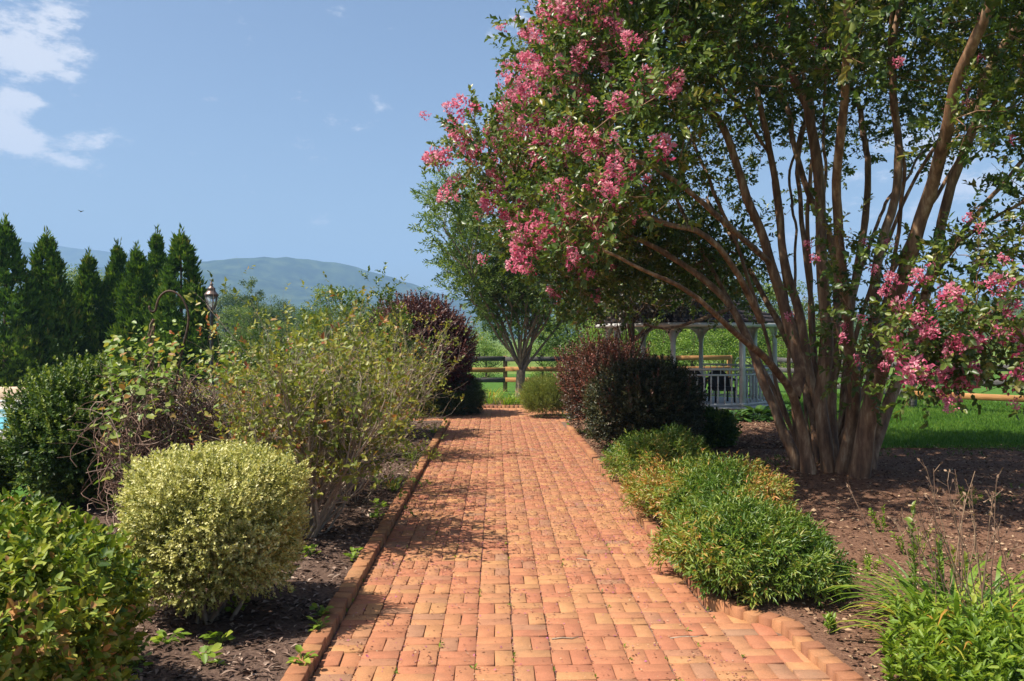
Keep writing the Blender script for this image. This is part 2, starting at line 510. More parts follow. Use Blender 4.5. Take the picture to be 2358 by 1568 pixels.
M['vine_leaf'] = leaf_mat('vine_leaf', [(0, (.06, .11, .018)), (.5, (.15, .23, .03)), (.85, (.27, .28, .055)), (1, (.34, .17, .05))], transl=.32, rough=.45)
M['weed'] = leaf_mat('weed_leaf', [(0, (.08, .15, .018)), (.6, (.18, .27, .028)), (1, (.33, .37, .05))], transl=.38, rough=.45)
M['lily'] = leaf_mat('lily_blade', [(0, (.07, .15, .016)), (.5, (.17, .27, .028)), (.85, (.34, .34, .05)), (1, (.46, .24, .05))], transl=.35, rough=.45)
M['tree_leaf'] = leaf_mat('tree_leaf', [(0, (.04, .08, .015)), (.5, (.115, .175, .03)), (1, (.23, .28, .06))], transl=.34, rough=.45)
M['far_leaf'] = leaf_mat('far_leaf', [(0, (.022, .048, .014)), (.5, (.07, .115, .025)), (1, (.16, .20, .05))], transl=.2, rough=.6, spec=.2)
M['bright_leaf'] = leaf_mat('bright_leaf', [(0, (.03, .075, .012)), (.5, (.12, .22, .026)), (1, (.28, .36, .05))], transl=.3, rough=.5)
M['hosta'] = leaf_mat('hosta_leaf', [(0, (.018, .05, .012)), (.6, (.045, .105, .02)), (1, (.11, .18, .035))], transl=.22, rough=.4)
M['dry'] = leaf_mat('dry_stalk', [(0, (.12, .07, .045)), (.6, (.24, .15, .10)), (1, (.36, .24, .15))], transl=.1, rough=.8)
M['litter'] = leaf_mat('petal_litter', [(0, (.09, .028, .025)), (.35, (.18, .075, .05)), (.6, (.36, .20, .12)), (.74, (.46, .30, .18)), (.86, (.26, .07, .13)), (1, (.42, .13, .24))], transl=.1, rough=.8, spec=.1)
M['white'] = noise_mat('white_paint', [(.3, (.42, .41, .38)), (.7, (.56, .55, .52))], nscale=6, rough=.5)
M['shingle'] = noise_mat('roof_shingle', [(.3, (.020, .015, .015)), (.7, (.048, .036, .035))], nscale=18, rough=.9, bump=.5, tintmix=.4)
M['deckwood'] = noise_mat('gazebo_floor', [(.3, (.34, .33, .32)), (.7, (.5, .49, .47))], nscale=8, rough=.7)
M['newwood'] = noise_mat('new_timber', [(.3, (.30, .135, .045)), (.55, (.40, .20, .07)), (.75, (.46, .26, .11))], scale=(1, 1, 7), nscale=4, rough=.7, bump=.15)
M['oldwood'] = noise_mat('weathered_timber', [(.3, (.055, .050, .050)), (.55, (.10, .093, .09)), (.75, (.17, .155, .145))], scale=(1, 1, 8), nscale=5, rough=.9, bump=.3)
M['midwood'] = noise_mat('faded_timber', [(.3, (.16, .10, .05)), (.6, (.27, .175, .09)), (.8, (.34, .25, .15))], scale=(1, 1, 7), nscale=5, rough=.85, bump=.2)
M['wicker'] = noise_mat('dark_wicker', [(.3, (.012, .010, .010)), (.7, (.04, .03, .03))], nscale=60, rough=.6, bump=.6)
M['iron'] = noise_mat('rusty_iron', [(.3, (.045, .030, .022)), (.6, (.10, .060, .038)), (.8, (.19, .11, .065))], nscale=30, rough=.7, metal=.3)
M['black'] = noise_mat('black_metal', [(.3, (.012, .012, .014)), (.7, (.028, .028, .032))], nscale=20, rough=.45, spec=.5)
M['copper'] = noise_mat('lantern_copper', [(.3, (.10, .06, .045)), (.7, (.22, .16, .13))], nscale=12, rough=.4, metal=.6)
M['gate'] = noise_mat('green_gate', [(.3, (.02, .045, .035)), (.7, (.04, .085, .065))], nscale=12, rough=.5)
M['deck'] = noise_mat('pool_concrete', [(.3, (.33, .29, .24)), (.7, (.46, .41, .34))], nscale=5, rough=.85, bump=.15, second=(.7, .5, .8, (.38, .34, .29)))
M['coping'] = noise_mat('pool_coping', [(.3, (.55, .40, .27)), (.7, (.66, .50, .35))], nscale=7, rough=.8)
M['stone_white'] = noise_mat('pale_stone', [(.3, (.62, .60, .56)), (.7, (.74, .72, .68))], nscale=9, rough=.7)
M['bird'] = noise_mat('bird_feather', [(.3, (.02, .02, .022)), (.7, (.05, .05, .055))], nscale=30)


def glass_mat():
    m, nt, N, L, out = new_mat('lantern_glass')
    b = N.new('ShaderNodeBsdfPrincipled'); b.inputs['Base Color'].default_value = (.9, .93, .93, 1)
    b.inputs['Roughness'].default_value = .08; b.inputs['Transmission Weight'].default_value = .85; b.inputs['IOR'].default_value = 1.2
    L.new(b.outputs[0], out.inputs[0]); return m


def water_mat():
    m, nt, N, L, out = new_mat('pool_water')
    b = N.new('ShaderNodeBsdfPrincipled'); b.inputs['Base Color'].default_value = (.20, .55, .60, 1)
    b.inputs['Roughness'].default_value = .06; b.inputs['IOR'].default_value = 1.33
    tc = N.new('ShaderNodeTexCoord'); nz = N.new('ShaderNodeTexNoise'); nz.inputs['Scale'].default_value = 3; nz.inputs['Detail'].default_value = 3
    L.new(tc.outputs['Object'], nz.inputs['Vector'])
    bn = N.new('ShaderNodeBump'); bn.inputs['Strength'].default_value = .15; bn.inputs['Distance'].default_value = .05
    L.new(nz.outputs['Fac'], bn.inputs['Height']); L.new(bn.outputs[0], b.inputs['Normal'])
    L.new(b.outputs[0], out.inputs[0]); return m


M['glass'] = glass_mat(); M['water'] = water_mat()
M['mountain'] = noise_mat('forested_mountain', [(.36, (.006, .016, .008)), (.5, (.020, .040, .014)), (.62, (.055, .078, .028))], nscale=.03, detail=12, rough=1, bump=0, spec=0, second=(.004, .5, .8, (.05, .08, .03)))
M['hill'] = noise_mat('wooded_hill', [(.3, (.025, .05, .014)), (.7, (.07, .11, .03))], nscale=.25, detail=8, rough=1, spec=0)

# ================================================================== STRUCTURE
rng = np.random.default_rng(11)


def bedz(X, Y):
    X = np.asarray(X, float); Y = np.asarray(Y, float)
    P = np.stack([X, Y, X * 0], -1)
    z = .026 + .014 * pn(P, 1.6, 5) + .012 * pn(P, 5.0, 6) + .006 * pn(P, 13.0, 7)
    z = z + .09 * np.exp(-((X - 4.1) ** 2 + (Y - 10.1) ** 2) / 1.3)
    return z


def sheet(name, xs, ys, zf, mat, kind='structure', keep=None):
    """a grid sheet; xs may depend on y"""
    a = Acc()
    nx, ny = len(xs(0)), len(ys)
    V = []
    for y in ys:
        x = np.asarray(xs(y), float)
        V.append(np.stack([x, np.full(nx, y), zf(x, np.full(nx, y))], -1))
    V = np.concatenate(V)
    i = (np.arange(ny - 1)[:, None] * nx + np.arange(nx - 1)[None]).ravel()
    F = np.stack([i, i + 1, i + nx + 1, i + nx], -1)
    a.add(V, F)
    return a.obj(name, mat, smooth=True, kind=kind)


# far ground and the mown grass round the garden
sheet('ground', lambda y: np.array([-4100, -800, -120, -30, 0, 30, 120, 800, 4100.]), [-400, -20, 0, 30, 120, 800, 4100],
      lambda x, y: np.full_like(x, -.09), M['field'])


def lawnz(x, y):
    return -.035 + .012 * pn(np.stack([x, y, x * 0], -1), .8, 9)


sheet('lawn', lambda y: np.linspace(-34, 34, 120), np.linspace(-6, 40, 90), lawnz, M['lawn'])

# ---- mountains
RIDGE_NEAR = [(-2600, 700), (-1200, 690), (-400, 668), (0, 650), (250, 622), (400, 609), (470, 603), (520, 604), (600, 598), (690, 599), (750, 609), (800, 619),
              (850, 625), (900, 640), (950, 662), (1050, 688), (1200, 712), (1600, 728), (2100, 722), (2600, 705), (3400, 690), (5000, 700)]
RIDGE_FAR = [(-2600, 560), (-1400, 540), (-700, 575), (-300, 580), (-100, 566), (0, 559), (60, 557), (110, 560), (180, 570), (250, 577), (330, 588), (400, 597), (470, 610), (600, 640), (800, 690), (1200, 735), (2600, 745), (5000, 740)]


def mountain(prof, Yr, wf, wb, name, seed, nx=330, ny=36):
    px = np.array([p[0] for p in prof], float); py = np.array([p[1] for p in prof], float)
    X = np.linspace((px[0] - 1142) / SC / FPX * Yr, (px[-1] - 1142) / SC / FPX * Yr, nx)
    xp = X / Yr * FPX * SC + 1142
    pys = np.interp(xp, px, py)
    k = np.ones(7) / 7
    pys = np.convolve(np.pad(pys, 3, mode='edge'), k, 'valid')
    H = CAMH + (777 - pys) / SC / FPX * Yr
    t = np.linspace(-1, 1, ny)
    rg = np.random.default_rng(seed)
    a = Acc(); V = []
    for tt in t:
        Y = Yr + (wf * tt if tt < 0 else wb * tt)
        p = (1 - abs(tt) ** 1.15)
        P = np.stack([X, np.full(nx, Y), X * 0], -1)
        z = H * p * (1 + (1 - p) * p * 1.4 * pn(P, .0035, seed)) + (p > .05) * (rg.random(nx) * 6 + 3 * pn(P, .03, seed + 1)) * (1 if abs(tt) > .02 else .8)
        V.append(np.stack([X, np.full(nx, Y), z - .5], -1))
    i = (np.arange(ny - 1)[:, None] * nx + np.arange(nx - 1)[None]).ravel()
    a.add(np.concatenate(V), np.stack([i, i + 1, i + nx + 1, i + nx], -1))
    return a.obj(name, M['mountain'], smooth=True, kind='structure')


mountain(RIDGE_NEAR, 2200., 950., 400., 'mountain', 3)
mountain(RIDGE_FAR, 3200., 700., 500., 'mountain', 8)
# wooded rise far off to the right
a = Acc(); nx, ny = 90, 24
X = np.linspace(60, 620, nx); V = []
for k in range(ny):
    t = k / (ny - 1) * 2 - 1
    Y = 430 + 190 * t
    p = max(0, 1 - t * t)
    V.append(np.stack([X, np.full(nx, Y), -.3 + p * (9 + 7 * np.clip((X - 60) / 180, 0, 1) + 2 * np.sin(X / 37))], -1))
i = (np.arange(ny - 1)[:, None] * nx + np.arange(nx - 1)[None]).ravel()
a.add(np.concatenate(V), np.stack([i, i + 1, i + nx + 1, i + nx], -1))
a.obj('hill', M['hill'], smooth=True, kind='structure')

# ---- brick path
MOD, PX0 = .205, -.93
NCOL = 11
PX1 = PX0 + NCOL * MOD


def brick_mesh_data(lx, ly, h, seed, b=.0026):
    rg = np.random.default_rng(seed)
    j = lambda s: rg.uniform(-s, s, (4, 2))
    c = np.array([(-1, -1), (1, -1), (1, 1), (-1, 1)], float) * (lx / 2, ly / 2)
    base = c + j(.0025)
    top = base * (1 - 2 * b / np.array([lx, ly]))
    z = rg.uniform(-.0018, .0018, 4)
    V = np.concatenate([np.c_[base, np.full(4, -h)], np.c_[base, z - b], np.c_[top, z]])
    F = [(8, 9, 10, 11)]
    for k in range(2):
        for q in range(4):
            r = (q + 1) % 4
            F.append((k * 4 + q, k * 4 + r, k * 4 + 4 + r, k * 4 + 4 + q))
    return V, np.array(F)


BV = [brick_mesh_data(.198, .0978, .05, 40 + k) for k in range(8)]
BM = []
for V, F in BV:
    _a = Acc(); _a.add(V, F); BM.append(_a.mesh('brick', M['brick']))

# sand bed under the bricks
a = Acc()
a.add([(-1.02, -4, -.013), (1.80, -4, -.013), (1.80, 5.0, -.013), (-1.02, 5.0, -.013)], np.array([(0, 1, 2, 3)]))
a.add([(-1.02, 5.0, -.013), (1.42, 5.0, -.013), (1.42, 17.1, -.013), (-1.02, 17.1, -.013)], np.array([(0, 1, 2, 3)]))
a.add([(-5.2, 17.1, -.013), (5.2, 17.1, -.013), (5.2, 20.5, -.013), (-5.2, 20.5, -.013)], np.array([(0, 1, 2, 3)]))
path = a.obj('brick_path', M['joint'], kind='structure')


def inner_right(y):
    """inner face of the right kerb"""
    if y > 5.30: return 1.335
    if y > 4.86: return 1.335 + (5.30 - y) / .44 * .30
    return 1.655 + (4.86 - y) * .06


places = []
y = 1.3; row = 0
while y < 20.35:
    cross = y > 17.05
    c0, c1 = (-20, 31) if cross else (0, NCOL + 2)
    for c in range(c0, c1):
        x = PX0 + c * MOD
        wob = .004 * math.sin(c * 1.7 + y * .9)
        if (row + c) % 2 == 0:
            for k in (0, 1):
                places.append((x + MOD / 2 + wob, y + MOD * (.25 + .5 * k), 0, x + MOD))
        else:
            for k in (0, 1):
                places.append((x + MOD * (.25 + .5 * k), y + MOD / 2 + wob, 1, x + MOD * (.5 + .5 * k)))
    y += MOD; row += 1
places = [p for p in places if p[1] > 17.05 or p[3] < inner_right(p[1]) + .085]


def pix(P):
    """picture position (1024 wide) of a world point"""
    fwd = np.array([math.sin(YAW) * math.cos(PITCH), math.cos(YAW) * math.cos(PITCH), math.sin(PITCH)])
    right = np.array([math.cos(YAW), -math.sin(YAW), 0]); up = np.cross(right, fwd)
    d = np.asarray(P, float) - (0, 0, CAMH)
    return 512 + FPX * d @ right / (d @ fwd), 340.5 - FPX * d @ up / (d @ fwd)


inview = []
for k, p in enumerate(places):
    u, v = pix((p[0], p[1], 0))
    if p[1] > 3.9 and -6 < u < 1030 and v < 689: inview.append((p[1], k))
inview.sort()
single = set(k for _, k in inview[:296])
far = Acc()
for k, (x, y, rot, _) in enumerate(places):
    rz = rot * PI / 2 + rng.normal(0, .012) + (PI if rng.random() < .5 else 0)
    z = rng.normal(0, .0026)
    q = int(rng.integers(8))
    if k in single:
        o = bpy.data.objects.new('brick', BM[q]); scene.collection.objects.link(o)
        o.parent = path; o.location = (x, y, z)
        o.rotation_euler = (rng.normal(0, .005), rng.normal(0, .005), rz)
    else:
        V, F = BV[q]
        far.add(V @ rotz(rz).T + (x, y, z), F)
far.obj('brick', M['brick'], path, kind='stuff')

# ---- raised brick edging
KV = [brick_mesh_data(.104, .089, .13, 80 + k, .0045) for k in range(6)]
KM = []
for V, F in KV:
    _a = Acc(); _a.add(V, F); KM.append(_a.mesh('brick', M['kerb']))


def kerb_run(parent, pts, top, step=.101):
    pts = np.array(pts, float)
    seg = np.linalg.norm(np.diff(pts, axis=0), axis=1); L = seg.sum()
    n = int(L / step)
    for i in range(n):
        s = (i + .5) * L / n
        k = int(np.searchsorted(np.cumsum(seg), s)); k = min(k, len(seg) - 1)
        s0 = s - (np.cumsum(seg)[k] - seg[k])
        d = (pts[k + 1] - pts[k]) / seg[k]
        p = pts[k] + d * s0
        o = bpy.data.objects.new('brick', KM[int(rng.integers(6))]); scene.collection.objects.link(o)
        o.parent = parent
        o.location = (p[0] + rng.normal(0, .0035), p[1], top + rng.normal(0, .004))
        o.rotation_euler = (rng.normal(0, .02), rng.normal(0, .03), math.atan2(d[1], d[0]) - PI / 2 + rng.normal(0, .03))


def kerb_base(x0, x1, y0, y1):
    a = Acc(); box(a, ((x0 + x1) / 2, (y0 + y1) / 2, -.035), (x1 - x0, y1 - y0, .07)); return a


k1 = kerb_base(-1.025, -.955, 1.3, 17.0).obj('left_kerb', M['joint'], kind='structure')
kerb_run(k1, [(-.99, 1.6), (-.99, 17.0)], .062)
k2 = kerb_base(1.36, 1.42, 5.35, 15.9).obj('right_kerb', M['joint'], kind='structure')
kerb_run(k2, [(1.39, 15.9), (1.39, 5.32), (1.71, 4.86), (1.79, 2.2)], .055)
k3 = kerb_base(-5, 5, 20.42, 20.48).obj('end_kerb', M['joint'], kind='structure')
kerb_run(k3, [(-3.2, 20.45), (3.6, 20.45)], .05)

# ---- planting beds
sheet('flower_bed', lambda y: np.linspace(-5.0, -1.03, 46), np.linspace(.5, 17.0, 170),
      lambda x, y: bedz(x, y) + .02 * np.clip((-1.03 - x), 0, 1), M['mulch'])


def right_edge(y):
    return inner_right(y) + .10


def lawn_edge(y):
    return 6.2 + 1.0 * np.sin(y * .4) if y > 12.6 else 11.0


sheet('garden_soil', lambda y: right_edge(y) + (((4.9 if y > 12.6 else 11.0) + (.3 * math.sin(y * 2.1)) - right_edge(y)) * np.linspace(0, 1, 90)), np.linspace(.5, 12.75, 170),
      lambda x, y: bedz(x, y), M['soil'])
sheet('garden_soil', lambda y: 1.44 + ((5.6 + .25 * math.sin(y * 1.9) - 1.44) * np.linspace(0, 1, 50)), np.linspace(12.6, 17.0, 60),
      lambda x, y: bedz(x, y) - .004, M['soil'])
sheet('garden_soil', lambda y: np.linspace(-3, 3.4, 40), np.linspace(20.5, 23.4, 20), lambda x, y: bedz(x, y), M['soil'])


# loose chips on the beds
def chips(name, n, xr, yr, mat, smin, smax, seed, mask=None, tpow=1.0, wr=.28):
    rg = np.random.default_rng(seed)
    y = yr[0] + (yr[1] - yr[0]) * rg.random(n) ** 1.7
    x = rg.uniform(xr[0], xr[1], n)
    if mask is not None:
        k = mask(x, y); x, y = x[k], y[k]
    n = len(x)
    az = rg.random(n) * 6.28
    D = np.stack([np.cos(az), np.sin(az), rg.normal(.05, .22, n)], -1)
    Nn = np.stack([rg.normal(0, .35, n), rg.normal(0, .35, n), np.ones(n)], -1)
    a = Acc()
    L = rg.uniform(smin, smax, n)
    put(a, np.stack([x, y, bedz(x, y) + rg.uniform(.002, .016, n) + .02 * np.clip(-1.03 - x, 0, 1)], -1), D, Nn, L, L * rg.uniform(wr * .6, wr * 1.6, n), rg.random(n) ** tpow, LEAF2)
    o = a.obj(name, mat, kind='stuff')
    o['label'] = name.replace('_', ' ') + ' lying loose on the soil of the bed'
    return o


chips('mulch_chips', 32000, (-4.9, -1.06), (2.0, 16.5), M['chip'], .02, .075, 21, tpow=1.3)
chips('bark_crumbs', 46000, (1.45, 9.5), (3.2, 12.9), M['soilchip'], .012, .046, 22, mask=lambda x, y: x > np.where(y > 5.35, 1.46, 1.84), tpow=1.2, wr=.5)
chips('fallen_leaves', 1500, (1.6, 9.0), (4.0, 12.6), M['soilchip'], .03, .065, 26, mask=lambda x, y: x > np.where(y > 5.35, 1.46, 1.84), tpow=.6, wr=.55)
chips('leaf_litter', 9000, (1.45, 5.8), (12.6, 17.0), M['soilchip'], .02, .06, 23, wr=.5)

# ---- swimming pool terrace on the left
a = Acc(); box(a, (-14.4, 17.5, -.09), (15.4, 17.0, .16)); pool_deck = a.obj('pool_deck', M['deck'], kind='structure')
a = Acc(); box(a, (-12.6, 17.6, -.005), (9.6, 4.6, .03)); a.obj('pool_water', M['water'], kind='structure')
a = Acc()
for (c, s) in (((-12.6, 15.15, .02), (10.2, .3, .07)), ((-12.6, 20.05, .02), (10.2, .3, .07)), ((-7.65, 17.6, .02), (.3, 4.6, .07)), ((-17.55, 17.6, .02), (.3, 4.6, .07))):
    bevel_box(a, c, s, .015)
a.obj('pool_coping', M['stone_white'], kind='structure')
w = Acc(); bevel_box(w, (-13.0, 22.6, .18), (11, .35, .42), .015)
wall = tag(w.obj('retaining_wall', M['coping']), 'low tan retaining wall behind the swimming pool', 'wall')
w = Acc(); bevel_box(w, (-13.0, 22.4, .03), (11.1, .12, .06), .01); w.obj('plinth', M['stone_white'], wall)
# ================================================================== PLANTS
def shell_points(n, c, r, rg, e=2.0, lo=-.6, rmin=.8, rmax=1.0, lump=.06, lf=3.0, seed=1):
    """points through the outer shell of a rounded-box shaped shrub, and outward normals"""
    d = unit(rg.normal(0, 1, (int(n * 1.6), 3)))
    d = d[d[:, 2] > lo][:n]
    cyl = e < 0          # negative: round in plan, squared off in height
    e = abs(e)
    if cyl:
        rho = np.hypot(d[:, 0], d[:, 1])
        s = (rho ** e + np.abs(d[:, 2]) ** e) ** (-1 / e)
    else:
        s = (np.abs(d) ** e).sum(1) ** (-1 / e)
    q = d * s[:, None]
    m = 1 + lump * pn(q * np.array(r), lf, seed)
    f = rg.uniform(rmin ** 2, rmax ** 2, len(d)) ** .5
    P = np.array(c) + q * np.array(r) * (m * f)[:, None]
    if cyl:
        nrm = unit(np.stack([d[:, 0] * rho ** (e - 2), d[:, 1] * rho ** (e - 2), np.sign(d[:, 2]) * np.abs(d[:, 2]) ** (e - 1)], -1) / np.array(r))
    else:
        nrm = unit(np.sign(d) * np.abs(d) ** (e - 1) / np.array(r))
    return P, nrm


def stems_to(acc, base, targets, r0, r1, rg, n=5, wig=.08, sides=5, bow=.2):
    for T in targets:
        b = np.array(base) + np.array([rg.normal(0, .05), rg.normal(0, .05), -.03])
        t = np.linspace(0, 1, n)[:, None]
        mid = b * .5 + T * .5 + np.array([0, 0, -bow * np.linalg.norm((T - b)[:2])])
        P = b * (1 - t) ** 2 + 2 * mid * t * (1 - t) + T * t ** 2
        P[1:-1] += rg.normal(0, wig * np.linalg.norm(T - b) / n, (n - 2, 3))
        tube(acc, P, np.linspace(r0, r1, n), sides)


def shrub(name, label, cat, base, c, r, mat, shoots, nl, L, wr, seed, e=2.0, lo=-.75, up=.5, length=.09, ang=.9, lump=.06, lf=3.0, rmin=.72,
          inner=.25, tmpl=LEAF2, stems=14, bark='dark_twig', sr=.012, group=None, jit=.25, tj=.15, tint_f=None, strays=0, crown='foliage', stray_len=.22):
    rg = np.random.default_rng(seed)
    t = thing(name, base, label, cat, group)
    a = Acc()
    P, nrm = shell_points(shoots, c, r, rg, e, lo, rmin, 1.0, lump, lf, seed)
    d = unit(nrm + np.array([0, 0, up]) + rg.normal(0, .35, P.shape))
    tint = np.clip(.5 + .22 * pn(P, 4 / max(r), seed + 3) + rg.normal(0, .15, len(P)), 0, 1)
    if tint_f: tint = np.clip(tint_f(P, tint, rg), 0, 1)
    sprigs(a, P, d, length * rg.uniform(.7, 1.3, len(P)), nl, L, wr, ang, rg, tint, tmpl, jit=jit, tj=tj)
    if inner:
        n = int(shoots * inner)
        P, nrm = shell_points(n, c, r, rg, e, lo, .25, .75, lump, lf, seed)
        sprigs(a, P, unit(nrm + rg.normal(0, .6, P.shape)), length * 1.4, nl, L * 1.5, wr, ang, rg, np.clip(rg.normal(.4, .2, len(P)), 0, 1), tmpl, jit=jit)
    if strays:
        P, nrm = shell_points(strays, c, r, rg, e, -.1, .96, 1.0, lump, lf, seed)
        sprigs(a, P, unit(nrm + np.array([0, 0, 1.4]) + rg.normal(0, .2, P.shape)), stray_len * rg.uniform(.5, 1.2, len(P)), nl * 2, L, wr, ang, rng=rg, tint=np.clip(rg.normal(.75, .15, len(P)), 0, 1), tmpl=tmpl)
    a.obj(crown, mat, t)
    if stems:
        s = Acc()
        tg, _ = shell_points(stems, c, r, rg, e, -.3, .5, .9, lump, lf, seed)
        stems_to(s, base, tg, sr, sr * .35, rg)
        s.obj('stem', M[bark], t, smooth=True)
    return t


def grow_branch(acc, p, d, length, r, level, rg, tips, nch=(6, 5), up=.12, wig=.22, sides=5, taper=.35, spread=.8, ratio=.5, pos=(.3, 1.0), minl=.05):
    n = max(4, int(length / .09)) if level == 0 else max(3, int(length / .08))
    n = min(n, 12)
    pts = [np.array(p, float)]; d = np.array(d, float) / np.linalg.norm(d); ds = [d]
    for i in range(n - 1):
        d = d + rg.normal(0, wig, 3) * (.6 if level == 0 else 1) + np.array([0, 0, up * (1 if level else .5)])
        d = d / np.linalg.norm(d)
        pts.append(pts[-1] + d * length / (n - 1)); ds.append(d)
    rr = np.linspace(r, r * taper, n)
    tube(acc, pts, rr, sides if level == 0 else (4 if level == 1 else 3))
    if level >= len(nch):
        tips.append((pts[0], pts[len(pts) // 2], pts[-1], ds[-1])); return
    for k in range(nch[level]):
        f = rg.uniform(*pos); i = min(n - 1, int(f * (n - 1)))
        u, v = frames(ds[i][None]); az = rg.random() * 6.28
        dd = ds[i] * (1 - .35 * rg.random()) + spread * rg.uniform(.5, 1.1) * (math.cos(az) * u[0] + math.sin(az) * v[0])
        grow_branch(acc, pts[i], dd, length * ratio * rg.uniform(.6, 1.2), rr[i] * .6, level + 1, rg, tips, nch, up, wig, sides, taper, spread, ratio, pos)
    tips.append((pts[-2], pts[-2], pts[-1], ds[-1]))


def twig_shrub(name, label, cat, base, h, spread, stems, mat, bark, seed, L=.035, wr=.6, nl=5, dens=1.0, lean=(0, 0), nch=(6, 4), r0=.011, tint_f=None, spray=.12, up=.1, wig=.2, group=None, tmpl=LEAF4, minz=.35):
    rg = np.random.default_rng(seed)
    t = thing(name, base, label, cat, group)
    s = Acc(); tips = []
    for k in range(stems):
        az = rg.random() * 6.28; q = rg.random() ** .7
        d = np.array([math.cos(az) * spread * q + lean[0], math.sin(az) * spread * q + lean[1], 1])
        b = np.array(base) + np.array([math.cos(az) * .14 * q, math.sin(az) * .14 * q, -.02])
        grow_branch(s, b, d, h * rg.uniform(.65, 1.05) * math.sqrt(1 + .3 * (spread * q) ** 2), r0 * rg.uniform(.7, 1.25), 0, rg, tips, nch, up=up, wig=wig)
    s.obj('stem', M[bark], t, smooth=True)
    P = []; D = []
    for (p0, p1, p2, d) in tips:
        m = dens
        while m > 0:
            if rg.random() < m:
                f = rg.random(); q = p1 + (p2 - p1) * f
                if q[2] > minz + rg.normal(0, .15):
                    P.append(q); D.append(d + rg.normal(0, .5, 3))
            m -= 1
    P = np.array(P); D = np.array(D)
    tint = np.clip(.5 + .25 * pn(P, 2.5, seed) + rg.normal(0, .16, len(P)), 0, 1)
    if tint_f: tint = np.clip(tint_f(P, tint, rg), 0, 1)
    a = Acc()
    sprigs(a, P, D, spray, nl, L, wr, .9, rg, tint, tmpl)
    a.obj('foliage', mat, t)
    return t


# ------------------------------------------------------------------ big crape myrtle


def C8(cx, cy, Y):
    return W((1800 + cx / 1.742) / 1.3028, (600 + cy / 1.742) / 1.3028, Y)


def smooth_line(P, step=.12):
    P = np.array(P, float)
    # Catmull-Rom
    Q = np.concatenate([2 * P[:1] - P[1:2], P, 2 * P[-1:] - P[-2:-1]])
    out = []
    for i in range(1, len(Q) - 2):
        n = max(2, int(np.linalg.norm(Q[i + 1] - Q[i]) / step))
        for t in np.arange(n) / n:
            a = .5 * (2 * Q[i] + (Q[i + 1] - Q[i - 1]) * t + (2 * Q[i - 1] - 5 * Q[i] + 4 * Q[i + 1] - Q[i + 2]) * t * t + (3 * Q[i] - Q[i - 1] - 3 * Q[i + 1] + Q[i + 2]) * t ** 3)
            out.append(a)
    out.append(P[-1])
    return np.array(out)


